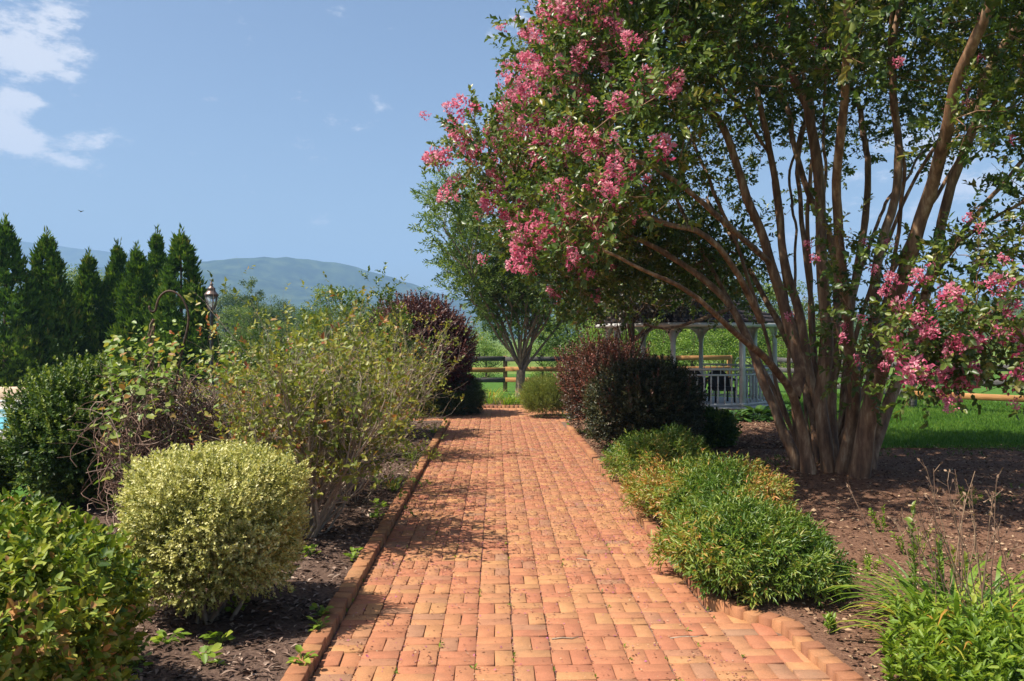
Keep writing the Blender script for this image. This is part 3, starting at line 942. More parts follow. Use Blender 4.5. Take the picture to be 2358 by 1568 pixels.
def crape_myrtle():
    rg = np.random.default_rng(77)
    base = np.array([4.12, 10.1, .08])
    root = thing('crape_myrtle', base, 'large multi-trunked crape myrtle covered in pink blossom', 'tree')
    T = [
        # (picture trace at its own distance, base radius, end radius)
        ([(1092, 1460, 9.85), (1055, 1200, 9.85), (1010, 1020, 9.75), (930, 905, 9.55), (845, 815, 9.35), (700, 690, 9.0), (560, 560, 8.6), (410, 445, 8.2), (210, 355, 7.9), (20, 265, 7.7)], .112, .010),
        ([(1015, 1030, 9.8), (1045, 900, 9.95), (1025, 800, 10.05), (960, 560, 10.15), (890, 330, 10.2), (838, 150, 10.2), (765, -20, 10.2), (690, -260, 10.3)], .082, .028),
        ([(1045, 1385, 10.25), (965, 1235, 10.3), (908, 1080, 10.4), (850, 950, 10.5), (815, 830, 10.6), (760, 700, 10.8), (690, 560, 11.0), (570, 440, 11.2), (420, 330, 11.3), (220, 215, 11.4), (0, 165, 11.6)], .085, .02),
        ([(1195, 1432, 9.9), (1165, 1160, 9.95), (1150, 1000, 10.0), (1185, 850, 10.0), (1180, 600, 10.05), (1155, 300, 10.1), (1150, 100, 10.15), (1140, -150, 10.2), (1095, -420, 10.2)], .098, .03),
        ([(1185, 1420, 10.15), (1140, 1090, 10.3), (1085, 880, 10.4), (1062, 700, 10.5), (1035, 560, 10.6), (965, 330, 10.8), (942, 100, 10.9), (895, -220, 11.0)], .072, .026),
        ([(1252, 1432, 9.85), (1305, 1240, 9.75), (1325, 1050, 9.65), (1310, 820, 9.55), (1288, 600, 9.45), (1262, 350, 9.3), (1242, 150, 9.2), (1235, -100, 9.05), (1260, -380, 8.8)], .085, .026),
        ([(1340, 1488, 9.55), (1392, 1190, 9.5), (1432, 980, 9.4), (1500, 770, 9.25), (1542, 560, 9.15), (1612, 310, 8.95), (1680, 100, 8.8), (1740, -90, 8.65), (1810, -360, 8.4)], .128, .035),
        ([(1430, 985, 9.45), (1425, 850, 9.6), (1440, 650, 9.75), (1432, 450, 9.85), (1475, 200, 9.95), (1540, 0, 10.0), (1560, -280, 10.0)], .075, .026),
        ([(1400, 1380, 10.2), (1490, 1120, 10.4), (1560, 920, 10.5), (1665, 610, 10.5), (1745, 330, 10.4), (1800, 60, 10.3), (1860, -150, 10.2), (1970, -420, 10.0)], .10, .03),
        ([(1250, 1380, 10.6), (1275, 1000, 10.9), (1300, 700, 11.2), (1335, 400, 11.4), (1385, 100, 11.6), (1400, -220, 11.8)], .07, .025),
        ([(1150, 1360, 10.6), (1085, 1000, 11.0), (1050, 900, 11.2), (960, 700, 11.6), (820, 430, 12.1), (690, 200, 12.5), (560, 0, 12.8)], .07, .022),
        ([(1230, 1380, 10.4), (1210, 1050, 10.6), (1225, 800, 10.7), (1235, 500, 10.8), (1200, 200, 10.9), (1080, -60, 11.1), (1010, -300, 11.3)], .065, .024),
        ([(1350, 1370, 10.6), (1400, 1050, 11.0), (1470, 800, 11.3), (1520, 500, 11.6), (1640, 200, 11.9), (1740, -50, 12.1)], .07, .022),
        # long low limbs reaching left over the gazebo and the path
        ([(690, 560, 11.0), (560, 610, 10.7), (440, 655, 10.4), (330, 670, 10.2), (230, 650, 10.0)], .034, .012),
        ([(845, 640, 9.9), (765, 480, 9.8), (685, 335, 9.6), (610, 240, 9.4), (500, 155, 9.2), (350, 128, 8.9), (180, 60, 8.7)], .055, .018),
        ([(890, 330, 10.2), (720, 180, 9.6), (520, 0, 9.0), (300, -160, 8.5), (40, -260, 8.0)], .05, .016),
        # limb that drops the flowering spray on the right
        ([(1600, 790, 10.5), (1680, 640, 9.7), (1790, 520, 9.0), (1880, 500, 8.5), (1960, 560, 8.1), (2040, 640, 7.8)], .035, .012),
        ([(1700, 480, 10.4), (1850, 250, 9.6), (2020, 120, 9.0), (2230, 0, 8.5)], .045, .014),
    ]
    nodes = []; parent = []; radii_min = []
    stems = []
    lines = [([C8(*q) for q in tr], r0, r1, tr[-1][1] < -80 and tr[-1][0] > 600) for tr, r0, r1 in T]
    for k, (az, lean) in enumerate([(20, .30), (60, .34), (100, .30), (140, .36), (10, .46), (80, .18), (45, .5), (0, .22), (150, .22), (110, .42), (70, .10), (25, .38)]):
        a_ = R(az + rg.normal(0, 6)); o = np.array([math.cos(a_), math.sin(a_), 0])
        p = np.array([4.16, 10.62, .02]) + o * rg.uniform(.12, .26); dd = unit(o * lean * .6 + (0, 0, 1)); pp = [p]
        for i in range(9):
            dd = unit(dd + o * lean * .10 + rg.normal(0, .06, 3) + (0, 0, .02)); pp.append(pp[-1] + dd * .42)
        lines.append((pp, rg.uniform(.030, .050), .016, True))
    for ctrl, r0, r1, extend in lines:
        P = smooth_line(ctrl, .14)
        if extend:
            # carry the stem on up into the crown
            q = P[-1].copy(); dd = unit(P[-1] - P[-6]); ext = []
            for k in range(18):
                o = q - np.array([4.1, 10.1, q[2]])
                dd = unit(dd + rg.normal(0, .10, 3) + (0, 0, .03) + .03 * unit(o)); q = q + dd * .15; ext.append(q)
            P = np.concatenate([P, ext])
        P[1:-1] += .010 * np.stack([pn(P[1:-1], 3.5, 100 + len(stems) + k) for k in range(3)], -1)
        n = len(P); t = np.linspace(0, 1, n)
        r = .86 * (r0 + (r1 * 1.3 - r0) * t ** (.5 if r1 < .012 and r0 > .1 else .9))
        low = P[0][2] < .4
        if low:
            r = r * (1 + .16 * np.exp(-np.linspace(0, np.linalg.norm(np.diff(P, axis=0), axis=1).sum(), n) / .16))
            P[0] += np.array([0, 0, -.14])
        r = r * (1 + .07 * pn(P, 4, 300 + len(stems)))
        a = Acc(); tube(a, P, r, 10)
        # a flank of ridges, as on fluted bark
        V = a.V[0]
        ax = np.repeat(P, 10, 0); off = V - ax
        ph = np.tile(np.arange(10), n) / 10 * 6.28
        V[:] = ax + off * (1 + .10 * np.sin(2 * ph + np.repeat(t, 10) * 4 + len(stems)) + .05 * np.sin(3 * ph + 1.7))[:, None]
        a.obj('trunk' if low or r0 > .07 else 'limb', M['crape_bark'], root, smooth=True)
        i0 = len(nodes)
        for i in range(n):
            nodes.append(P[i]); parent.append(i0 + i - 1 if i else -1); radii_min.append(r[i])
        stems.append(P)
    # ---- twig tips through the crown
    tips = []
    C = np.array([4.2, 10.2])
    tries = 0
    while len(tips) < 1300:
        tries += 1
        if tries > 120000: break
        phi = rg.random() * 2 * PI
        h = rg.uniform(1.5, 7.9)
        up = max(0, (h - 4.0) / 4.1)
        Rm = 4.75 * math.sqrt(max(0, 1 - up * up)) if h > 4 else 4.75 - .40 * (4 - h) ** 1.25
        Rm *= 1 - .125 * max(0, -math.cos(phi)) ** 2
        Rm *= 1 + .09 * math.sin(phi * 3 + h * 1.3) + .06 * math.sin(phi * 7 - h * 2.1)
        rho = rg.random() ** .45
        if rho < .45 and rg.random() < .75: continue
        if rho < .72 and rg.random() < .35: continue
        r = rho * Rm
        deg = math.degrees(phi)
        # where the skirt of foliage begins, by bearing (180 = over the path, 270 = towards the camera)
        hm = np.interp(deg, [0, 40, 80, 120, 150, 180, 205, 230, 255, 285, 320, 360], [3.4, 3.8, 3.6, 2.75, 2.35, 1.9, 2.15, 3.1, 4.1, 4.3, 3.8, 3.4])
        hm += (1 - rho) * 3.2
        if h < hm: continue
        p = np.array([C[0] + r * math.cos(phi), C[1] + r * math.sin(phi), h])
        u, v = pix(p)
        # keep open sky between the stems on the right
        if 935 < u < 1000 and 150 < v < 290 and rg.random() < .8: continue
        if 830 < u < 935 and 140 < v < 300 and rg.random() < .30: continue
        if 700 < u < 900 and 200 < v < 330 and rg.random() < .45: continue
        # gaps through which the sun reaches the low spray and the trunks
        sx, sy = p[0] + .60 * (p[2] - 1.7), p[1] + .18 * (p[2] - 1.7)
        if 3.0 < sx < 6.4 and 6.6 < sy < 9.0 and rg.random() < .92: continue
        tips.append((p, rho, 0))
    # ---- the low flowering spray on the right
    for k in range(46):
        x = rg.uniform(2090, 2440); y = rg.uniform(690, 905)
        if y > 700 + (x - 2075) * 1.2 + 190 and x < 2180: pass
        if y < 720 and x < 2200: continue
        tips.append((W(x, y, rg.uniform(7.2, 8.3)), .95, 1))
    for k in range(26):
        x = rg.uniform(1850, 2120); y = rg.uniform(560, 900)
        tips.append((W(x, y, rg.uniform(8.6, 9.3)), .8, 2))
    for k in range(34):
        x = rg.uniform(2200, 2500); y = rg.uniform(100, 640)
        tips.append((W(x, y, rg.uniform(7.8, 9.0)), .9, 3))
    for k in range(150):
        x = rg.uniform(1480, 2420); y = rg.uniform(-200, 215)
        p = W(x, y, rg.uniform(7.6, 11.5))
        sx, sy = p[0] + .60 * (p[2] - 1.7), p[1] + .18 * (p[2] - 1.7)
        if 3.0 < sx < 6.4 and 6.6 < sy < 9.0 and rg.random() < .9: continue
        tips.append((p, .9, 0))
    # the deep back skirt that hangs before the summerhouse roof
    for k in range(90):
        x = rg.uniform(1285, 1700); y = rg.uniform(520, 690) - max(0, x - 1600) * .3
        tips.append((W(x, y, rg.uniform(11.6, 14.4)), .85, 4))
    for k in range(40):
        x = rg.uniform(1450, 1735); y = rg.uniform(600, 712)
        tips.append((W(x, y, rg.uniform(13.2, 15.6)), .85, 4))
    N = np.array(nodes)
    dist = np.array([np.linalg.norm(N - p, axis=1).min() for p, _, _ in tips])
    order = np.argsort(dist)
    nodes = list(nodes)
    branches = []
    cap = 60000
    NN = np.zeros((cap, 3)); NN[:len(nodes)] = nodes
    dep = np.zeros(cap); dep[:len(nodes)] = np.array([.0] * len(nodes))
    par = np.full(cap, -1); par[:len(nodes)] = parent
    rad0 = np.zeros(cap); rad0[:len(nodes)] = radii_min
    cnt = len(nodes)
    ax = np.array([4.12, 10.1, 0])
    finals = []
    for oi in order:
        p, rho, grp = tips[oi]
        d = NN[:cnt] - p
        dd = np.linalg.norm(d, axis=1)
        cost = dd + np.where(NN[:cnt, 2] > p[2] + .15, (NN[:cnt, 2] - p[2]) * .9, 0) + np.where(NN[:cnt, 2] < .9, 3, 0)
        j = int(np.argmin(cost)); L = dd[j]
        q = NN[j]
        out = p - ax; out[2] = 0; out = out / (np.linalg.norm(out) + 1e-6)
        pd = q - NN[par[j]] if par[j] >= 0 else np.array([0, 0, 1.0])
        pd = pd / (np.linalg.norm(pd) + 1e-6)
        n = max(2, int(L / .22))
        t = np.linspace(0, 1, n + 1)[:, None]
        mid = q + pd * L * .35 + (p - q) * .25 + np.array([0, 0, .06 * L])
        B = q * (1 - t) ** 2 + 2 * mid * t * (1 - t) + p * t ** 2
        if n > 2: B[1:-1] += rg.normal(0, .028, (n - 1, 3))
        idx = [j]
        for k in range(1, n + 1):
            NN[cnt] = B[k]; par[cnt] = idx[-1]; idx.append(cnt); cnt += 1
        branches.append(idx); finals.append((idx[-1], B[-1] - B[-2], rho, grp))
    # pipe model
    rr = np.zeros(cnt)
    s = np.zeros(cnt)
    for i in range(cnt - 1, -1, -1):
        base_r = .0042
        val = max(s[i], base_r ** 2.3)
        rr[i] = val ** (1 / 2.3)
        if par[i] >= 0 and rad0[i] == 0: s[par[i]] += val
    br = Acc()
    for idx in branches:
        r = rr[idx].copy(); r[0] = r[1]
        r = np.minimum(r, .05)
        tube(br, NN[idx], r, 5 if r[0] > .012 else 4)
    br.obj('branch', M['crape_bark'], root, smooth=True, kind='stuff')
    # ---- leaves: fine shoots round each tip
    lv = Acc(); tw = Acc()
    base_p = []; base_d = []; scale = []; tint = []
    for (i, d, rho, grp) in finals:
        p = NN[i]; d = d / (np.linalg.norm(d) + 1e-6)
        m = {0: 17, 1: 8, 2: 6, 3: 10, 4: 17}[grp]
        uu, vv = pix(p)
        if uu > 1110 or vv < -90 or p[1] > 13.2: m = int(m * .55)
        sp = .26 if grp in (0, 4) else .22
        tt = rg.normal(.5, .14)
        for k in range(m):
            o = rg.normal(0, sp, 3) * np.array([1, 1, .8])
            base_p.append(p + o * .75 - d * .12); base_d.append(d * .6 + unit(o + 1e-6) * .9 + np.array([0, 0, .25])); scale.append(1.0)
            tint.append(tt + rg.normal(0, .15))
    base_p = np.array(base_p); base_d = np.array(base_d)
    near = base_p[:, 1] < 8.6
    tint = np.clip(np.array(tint), 0, 1)
    for sel, tm in ((near, LEAF4), (~near, LEAF2)):
        sprigs(lv, base_p[sel], base_d[sel], .24, 11, .062, .58, 1.0, rg, tint[sel], tm, jit=.3, upbias=.6)
    sel = rg.random(len(base_p)) < .22
    for p, d in zip(base_p[sel], unit(base_d[sel])):
        tube(tw, [p - d * .12, p + d * .05, p + d * .22], [.0035, .003, .002], 3)
    tw.obj('twig', M['crape_bark'], root, kind='stuff')
    lv.obj('crown', M['crape_leaf'], root)
    # ---- blossom panicles
    var = []
    for k in range(6):
        a = Acc(); n = 150
        zz = rg.random(n) ** .8; rad = (.052 * (1 - zz) ** .6 + .012) * (.75 + .5 * rg.random(n))
        az = rg.random(n) * 6.28
        # a few side lobes make the outline knobbly
        lob = 1 + .35 * np.sin(az * 3 + k * 2 + zz * 9)
        P = np.stack([np.cos(az) * rad * lob, np.sin(az) * rad * lob, zz * .17], -1)
        Dd = unit(P * (1, 1, .15) + rg.normal(0, .03, P.shape))
        put(a, P, Dd, rg.normal(0, 1, P.shape), rg.uniform(.018, .034, n), rg.uniform(.016, .028, n), np.clip(.15 + .6 * zz + rg.normal(0, .22, n), 0, 1), LEAF2)
        var.append(a.mesh('blossom', M['blossom']))
    bud = Acc(); n = 40
    zz = rg.random(n); az = rg.random(n) * 6.28
    P = np.stack([np.cos(az) * .05 * (1.1 - zz), np.sin(az) * .05 * (1.1 - zz), zz * .16], -1)
    put(bud, P, rg.normal(0, 1, P.shape), rg.normal(0, 1, P.shape), .014, .012, rg.random(n), LEAF2)
    budm = bud.mesh('seed_head', M['calyx'])
    cand = []
    for (i, d, rho, grp) in finals:
        p = NN[i]; u, v = pix(p)
        if not (-20 < u < 1045 and -30 < v < 680): continue
        left = p[0] < 1.4
        pr = {0: (.85 if (left and rho > .70 and p[2] > 2.5) else (.48 if p[1] < 9.5 else .18)), 1: 1.0, 2: .5, 3: .5, 4: .05}[grp]
        k = 0
        reps = {0: 2 if left and rho > .82 else 1, 1: 1, 2: 1, 3: 1, 4: 1}[grp]
        for q in range(reps):
            if rg.random() < pr: cand.append((p, d / (np.linalg.norm(d) + 1e-6), grp, left))
    rg.shuffle(cand)
    cand.sort(key=lambda c: 0 if c[2] == 1 else (1 if c[3] else 2))
    nl_ = [c for c in cand if c[2] == 1] + [c for c in cand if c[2] != 1 and c[3]][:125]
    cand = nl_ + [c for c in cand if not any(c is q for q in nl_)]
    nb = 0
    for (p, d, grp, left) in cand:
        if nb >= 298: break
        nb += 1
        o = bpy.data.objects.new('blossom', var[int(rg.integers(6))]); scene.collection.objects.link(o)
        o.parent = root; o.matrix_parent_inverse = parent_inv(root)
        dd = unit(d + np.array([rg.normal(0, .3) - (.35 if left else 0), rg.normal(-.15, .3), rg.uniform(.1, .8)]))
        sgn = rg.uniform(.8, 1.5) * (1.15 if left else 1)
        o.location = tuple(p + dd * .12 + rg.normal(0, .13, 3))
        o.rotation_mode = 'QUATERNION'
        o.rotation_quaternion = Vector(dd).to_track_quat('Z', 'Y') @ Euler((0, 0, rg.random() * 6.28)).to_quaternion()
        o.rotation_mode = 'XYZ'
        o.scale = (sgn * rg.uniform(.85, 1.25), sgn * rg.uniform(.85, 1.25), sgn)
    # the smaller clusters between, too many to take one by one
    sm = Acc(); k0 = 0
    for (p, d, grp, left) in cand[298:] + cand[:260]:
        if grp == 4 or p[1] > 12.5: continue
        dd = unit(d + rg.normal(0, .4, 3) + (-.2, -.2, .4)); q = np.array(Vector(dd).to_track_quat('Z', 'Y').to_matrix())
        n = 60; zz = rg.random(n) ** .8; az = rg.random(n) * 6.28; rad = (.040 * (1 - zz) ** .6 + .01) * (.7 + .5 * rg.random(n))
        PP = np.stack([np.cos(az) * rad, np.sin(az) * rad, zz * .11], -1) @ q.T + p + dd * .1 + rg.normal(0, .2, 3)
        put(sm, PP, rg.normal(0, 1, PP.shape), rg.normal(0, 1, PP.shape), rg.uniform(.016, .028, n), rg.uniform(.014, .024, n), np.clip(.2 + .5 * zz + rg.normal(0, .22, n), 0, 1), LEAF2)
    sm.obj('blossom', M['blossom'], root, kind='stuff')
    sd = Acc()
    for (i, d, rho, grp) in finals:
        if rg.random() < .3:
            dd = unit(d + np.array([0, 0, .5])); q = Vector(dd).to_track_quat('Z', 'Y').to_matrix()
            n0 = len(budm.vertices); co = np.zeros(n0 * 3); budm.vertices.foreach_get('co', co)
            Vv = co.reshape(-1, 3) @ np.array(q).T + NN[i] + dd * .1
            F = np.array([p.vertices[:] for p in budm.polygons])
            sd.add(Vv, F, rg.random())
    sd.obj('seed_head', M['calyx'], root, kind='stuff')
    bpy.data.meshes.remove(budm)
    # suckers of grass and dry twigs at the foot
    return root


crape_myrtle()

# ------------------------------------------------------------------ garden shrubs
shrub('azalea_hedge', 'clipped glossy green hedge with orange-tinged leaves beside the near end of the brick edging', 'hedge',
      (-2.7, 3.0, 0), (-2.72, 3.02, .48), (1.26, 1.36, .455), M['hedge'], 7200, 9, .034, .58, 201, e=-4.5, lo=-.7, up=.6, length=.085, ang=1.0, lump=.035, rmin=.86, inner=.15, tmpl=LEAF4, stems=10, tj=.22)
shrub('variegated_shrub', 'rounded yellow variegated shrub clipped to a ball on short stems', 'shrub',
      (-1.73, 4.98, 0), (-1.70, 5.10, .595), (.505, .50, .405), M['vari'], 8600, 9, .0185, .55, 202, e=-4.2, lo=-.85, up=.5, length=.062, ang=.85, lump=.10, lf=7.5, rmin=.66, inner=.22, stems=16, bark='twig', sr=.016, strays=60, stray_len=.10, tj=.2)
shrub('boxwood_shrub', 'dark glossy boxwood with sunlit top beside the pool terrace', 'shrub',
      (-4.15, 8.6, 0), (-4.16, 8.6, .72), (.64, .68, .68), M['boxwood'], 4600, 9, .034, .55, 203, e=2.2, lo=-.9, up=.7, length=.10, lump=.12, lf=3, rmin=.70, inner=.3, stems=12, strays=420, stray_len=.20)
shrub('low_shrub', 'low pale green shrub below the pool terrace at the far left', 'shrub',
      (-5.3, 8.4, 0), (-5.45, 8.4, .36), (.55, .5, .40), M['boxwood'], 3000, 8, .032, .6, 204, up=.7, length=.10, lump=.12, rmin=.65, strays=60, tint_f=lambda P, t, r: t + .25)


def rust(P, t, rg):
    return t + np.clip((P[:, 2] - 1.35) * .7, 0, .35) * (P[:, 0] < -2.2)


twig_shrub('rose_bush', 'tall sprawling bush of pale twigs and sparse leaves leaning over the path edging', 'shrub', (-1.62, 7.15, .02), 1.45, 1.0, 34, M['rose_leaf'], 'pale_twig', 211, L=.042, wr=.6, nl=5, dens=.85, nch=(8, 5), lean=(.20, -.03), tint_f=rust, r0=.015)
twig_shrub('rose_bush', 'twiggy rust-tipped bush next to the dead vine mound', 'shrub', (-2.45, 8.2, .02), 1.22, .9, 22, M['rose_leaf'], 'twig', 212, L=.044, wr=.6, nl=5, dens=.72, nch=(8, 5), tint_f=lambda P, t, r: t + np.clip((P[:, 2] - 1.2) * .8, 0, .45), r0=.015)
twig_shrub('rose_bush', 'open bush of bare grey twigs halfway along the path edging', 'shrub', (-1.75, 9.3, .02), 1.58, .85, 30, M['rose_leaf'], 'pale_twig', 213, tmpl=LEAF2, L=.042, wr=.6, nl=5, dens=.62, nch=(8, 5), lean=(.10, 0), r0=.015)
twig_shrub('rose_bush', 'twiggy bush leaning out over the path in front of the leafy privet', 'shrub', (-1.70, 11.8, .02), 1.62, .8, 26, M['rose_leaf'], 'pale_twig', 214, tmpl=LEAF2, L=.046, wr=.6, nl=5, dens=.72, nch=(8, 5), lean=(.12, 0))
twig_shrub('privet_bush', 'leafy green privet bush in front of the purple shrub', 'shrub', (-1.95, 14.4, .02), 1.75, .6, 22, M['privet_leaf'], 'twig', 215, tmpl=LEAF2, L=.055, wr=.58, nl=8, dens=3.2, nch=(8, 6), spray=.17)
twig_shrub('privet_bush', 'wispy green bush with tall shoots between the roses and the far trees', 'shrub', (-3.4, 13.2, .02), 1.45, .6, 18, M['privet_leaf'], 'twig', 216, tmpl=LEAF2, L=.055, wr=.55, nl=7, dens=2.2, nch=(7, 5), spray=.17)
twig_shrub('seedling_shrub', 'low straggly twigs beside the path edging under the roses', 'shrub', (-1.45, 8.6, .02), .75, 1.0, 12, M['rose_leaf'], 'pale_twig', 217, L=.032, dens=1.0, nch=(5, 4), r0=.006, minz=.08)
shrub('purple_shrub', 'tall purple-leaved shrub where the brick path turns', 'shrub',
      (-1.7, 18.7, 0), (-1.74, 18.6, 1.38), (1.12, 1.0, 1.08), M['purple_leaf'], 3800, 9, .060, .5, 205, e=2.0, up=.9, length=.20, lump=.20, rmin=.66, inner=.35, stems=16, sr=.03, strays=150, stray_len=.35)
shrub('spreading_yew', 'low dark spreading yew at the corner of the brick path', 'shrub',
      (-.98, 18.9, 0), (-.98, 18.9, .42), (.68, .78, .50), M['yew'], 2600, 14, .040, .16, 206, up=.1, length=.16, ang=1.15, lump=.10, rmin=.6, inner=.35, stems=0)
shrub('golden_cypress', 'low yellow-green feathery shrub at the end of the path', 'shrub',
      (1.1, 18.1, 0), (1.12, 18.1, .40), (.57, .58, .43), M['heather'], 3100, 12, .026, .22, 207, up=.9, length=.13, ang=.6, lump=.09, rmin=.6, inner=.35, stems=0)
shrub('barberry_shrub', 'reddish barberry with bronze shoots behind the dark clipped shrub', 'shrub',
      (1.98, 14.8, 0), (1.95, 14.7, .78), (.72, .82, .74), M['barberry'], 4000, 9, .033, .55, 208, e=2.4, up=.8, length=.14, lump=.16, rmin=.62, inner=.3, stems=12, strays=420, stray_len=.34, tint_f=lambda P, t, r: t + .12 + .15 * (P[:, 2] > 1.2))
shrub('dark_shrub', 'large dark clipped shrub in the shade beside the path', 'shrub',
      (2.35, 12.6, 0), (2.22, 12.5, .66), (.80, .90, .62), M['dark_leaf'], 5000, 9, .035, .55, 209, e=-3.0, up=.6, length=.12, lump=.12, rmin=.66, inner=.3, stems=14, strays=200, stray_len=.22)
shrub('green_shrub', 'small mid-green shrub against the right side of the dark clipped shrub', 'shrub',
      (3.3, 13.0, 0), (3.28, 13.0, .26), (.42, .42, .27), M['boxwood'], 1600, 8, .045, .55, 210, up=.6, length=.12, lump=.12, rmin=.6, stems=6)


# nandina: arching stems of narrow leaflets
def nandina(base, r, seed, label, n=900, warm=0.0):
    rg = np.random.default_rng(seed)
    t = thing('nandina_clump', base, label, 'shrub', 'low nandina clumps along the right path edge')
    c = np.array(base) + (0, 0, r[2] * .75)
    a = Acc()
    P, nrm = shell_points(n, c, r, rg, 2.2, -.35, .45, 1.0, .26, 3.6, seed)
    P = P[P[:, 2] > .04]; nrm = nrm[:len(P)]
    d = unit(P - c + (0, 0, .12) + rg.normal(0, .12, P.shape))
    tint = np.clip(.52 + .2 * pn(P, 3.5, seed) + warm * (pn(P, 2.2, seed + 5) > 0) + rg.normal(0, .12, len(P)), 0, 1)
    # each frond carries side leaflets
    for k in range(3):
        u, v = frames(d); az = rg.random((len(P), 1)) * 6.28
        dd = unit(d + .75 * (np.cos(az) * u + np.sin(az) * v) * (k > 0) + np.array([0, 0, -.12]))
        sprigs(a, P, dd, .14, 10, .040, .24, .95, rg, tint, LEAF4 if base[1] < 7 else LEAF2, jit=.22, upbias=.9, tj=.14)
    a.obj('foliage', M['nandina'], t)
    s = Acc()
    tg, _ = shell_points(26, c, np.array(r) * .8, rg, 2.2, 0, .4, .95, .1, 4, seed)
    stems_to(s, base, tg, .005, .003, rg)
    s.obj('stem', M['dark_twig'], t)


nandina((1.74, 5.78, .03), (.53, .70, .25), 221, 'deep green nandina clump nearest the kerb corner', 950, .10)
nandina((1.98, 7.35, .03), (.62, .78, .28), 222, 'broad nandina clump with yellowed and orange leaves', 1150, .34)
nandina((1.88, 9.5, .03), (.48, .70, .31), 223, 'smaller nandina clump in front of the dark clipped shrub', 800, .08)


# ---- dead vine mound with a garden hook
def vine_mound():
    rg = np.random.default_rng(231)
    base = (-2.85, 7.15, .02)
    t = thing('vine_mound', base, 'tangled mound of dead brown vines with a few green leaves', 'vine')
    a = Acc(); c = np.array([-2.82, 7.2, .70]); r = np.array([.50, .46, .70])
    for k in range(1050):
        P, nr = shell_points(3, c, r, rg, 2.2, -.8, .55, 1.03, .1, 3, 3)
        if len(P) < 1: continue
        p = P[0]; d = unit(np.cross(nr[0], rg.normal(0, 1, 3))); n = int(rg.integers(6, 12))
        pts = [p]
        for i in range(n):
            q = pts[-1] - c
            inward = -q / np.linalg.norm(q) * .18
            d = unit(d + rg.normal(0, .33, 3) + inward + (0, 0, -.08)); pts.append(pts[-1] + d * rg.uniform(.05, .085))
        tube(a, pts, rg.uniform(.0022, .0052), 3, rg.random())
    # loose arching ends
    for k in range(70):
        az = rg.random() * 6.28; p = c + r * unit(np.array([math.cos(az), math.sin(az), rg.uniform(0, 1.2)]))
        d = unit(p - c + (0, 0, .5)); pts = [p]
        for i in range(8):
            d = unit(d + rg.normal(0, .22, 3) + (0, 0, -.12)); pts.append(pts[-1] + d * .055)
        tube(a, pts, np.linspace(.0035, .0015, 9), 3, rg.random())
    # the twisted bundle that climbs to the hook end
    foot = W(338, 885, 7.1); topp = W(352, 735, 7.1)
    for k in range(11):
        tt = np.linspace(0, 1, 14)[:, None]; ph = rg.random() * 6.28
        pts = foot * (1 - tt) + topp * tt + np.concatenate([np.cos(ph + tt * 9), np.sin(ph + tt * 9), 0 * tt], 1) * (.012 + .03 * (1 - tt)) + rg.normal(0, .006, (14, 3))
        tube(a, pts, .0035, 3, rg.random())
    a.obj('stem', M['vine_stem'], t, smooth=True)
    lv = Acc()

    def scatter(n, box_, L):
        x = rg.uniform(box_[0], box_[2], n); y = rg.uniform(box_[1], box_[3], n)
        P = np.array([W(xx, yy, 7.1 + rg.normal(-.1, .28)) for xx, yy in zip(x, y)])
        D = unit(np.stack([rg.normal(-.2, .7, n), rg.normal(-.4, .6, n), rg.normal(-.2, .4, n)], -1))
        Nn = np.stack([rg.normal(-.3, .4, n), rg.normal(-.4, .4, n), np.full(n, .8)], -1)
        put(lv, P, D, Nn, rg.uniform(.6, 1.3, n) * L, rg.uniform(.5, 1.0, n) * L, np.clip(rg.normal(.55, .25, n), 0, 1), LEAF4)
    scatter(230, (250, 775, 430, 890), .058)
    scatter(70, (430, 800, 560, 880), .05)
    scatter(70, (225, 880, 330, 1110), .085)
    scatter(45, (330, 920, 560, 1060), .045)
    scatter(130, (240, 840, 400, 960), .062)
    scatter(60, (300, 740, 430, 820), .04)
    lv.obj('foliage', M['vine_leaf'], t)


vine_mound()
hk = thing('garden_hook', (-2.7, 7.1, 0), 'rusty curved garden hook standing out of the vine mound', 'hook')
a = Acc()
tr = [(398, 1000), (403, 900), (410, 858), (421, 800), (432, 755), (434, 725), (427, 700), (414, 681), (398, 671), (384, 671), (371, 680), (363, 694), (360, 708), (357, 716), (350, 718), (345, 712), (344, 704)]
pts = np.concatenate([[W(392, 1000, 7.05) * (1, 1, 0) + (0, 0, -.05)], smooth_line([W(x, y, 7.05) for x, y in tr], .03)])
tube(a, pts, .0098, 7, cap=True)
a.obj('rod', M['iron'], hk, smooth=True)


# ---- bottom right perennials
def lily_clump(name, base, n, L, label, seed, spread=.22, group=None, mat='lily', w=.018, lean=1.0, cat='plant', bias=0):
    rg = np.random.default_rng(seed)
    t = thing(name, base, label, cat, group)
    a = Acc()
    blades(a, base, n, L, spread, rg, w, lean, bias)
    a.obj('foliage', M[mat], t)
    return t


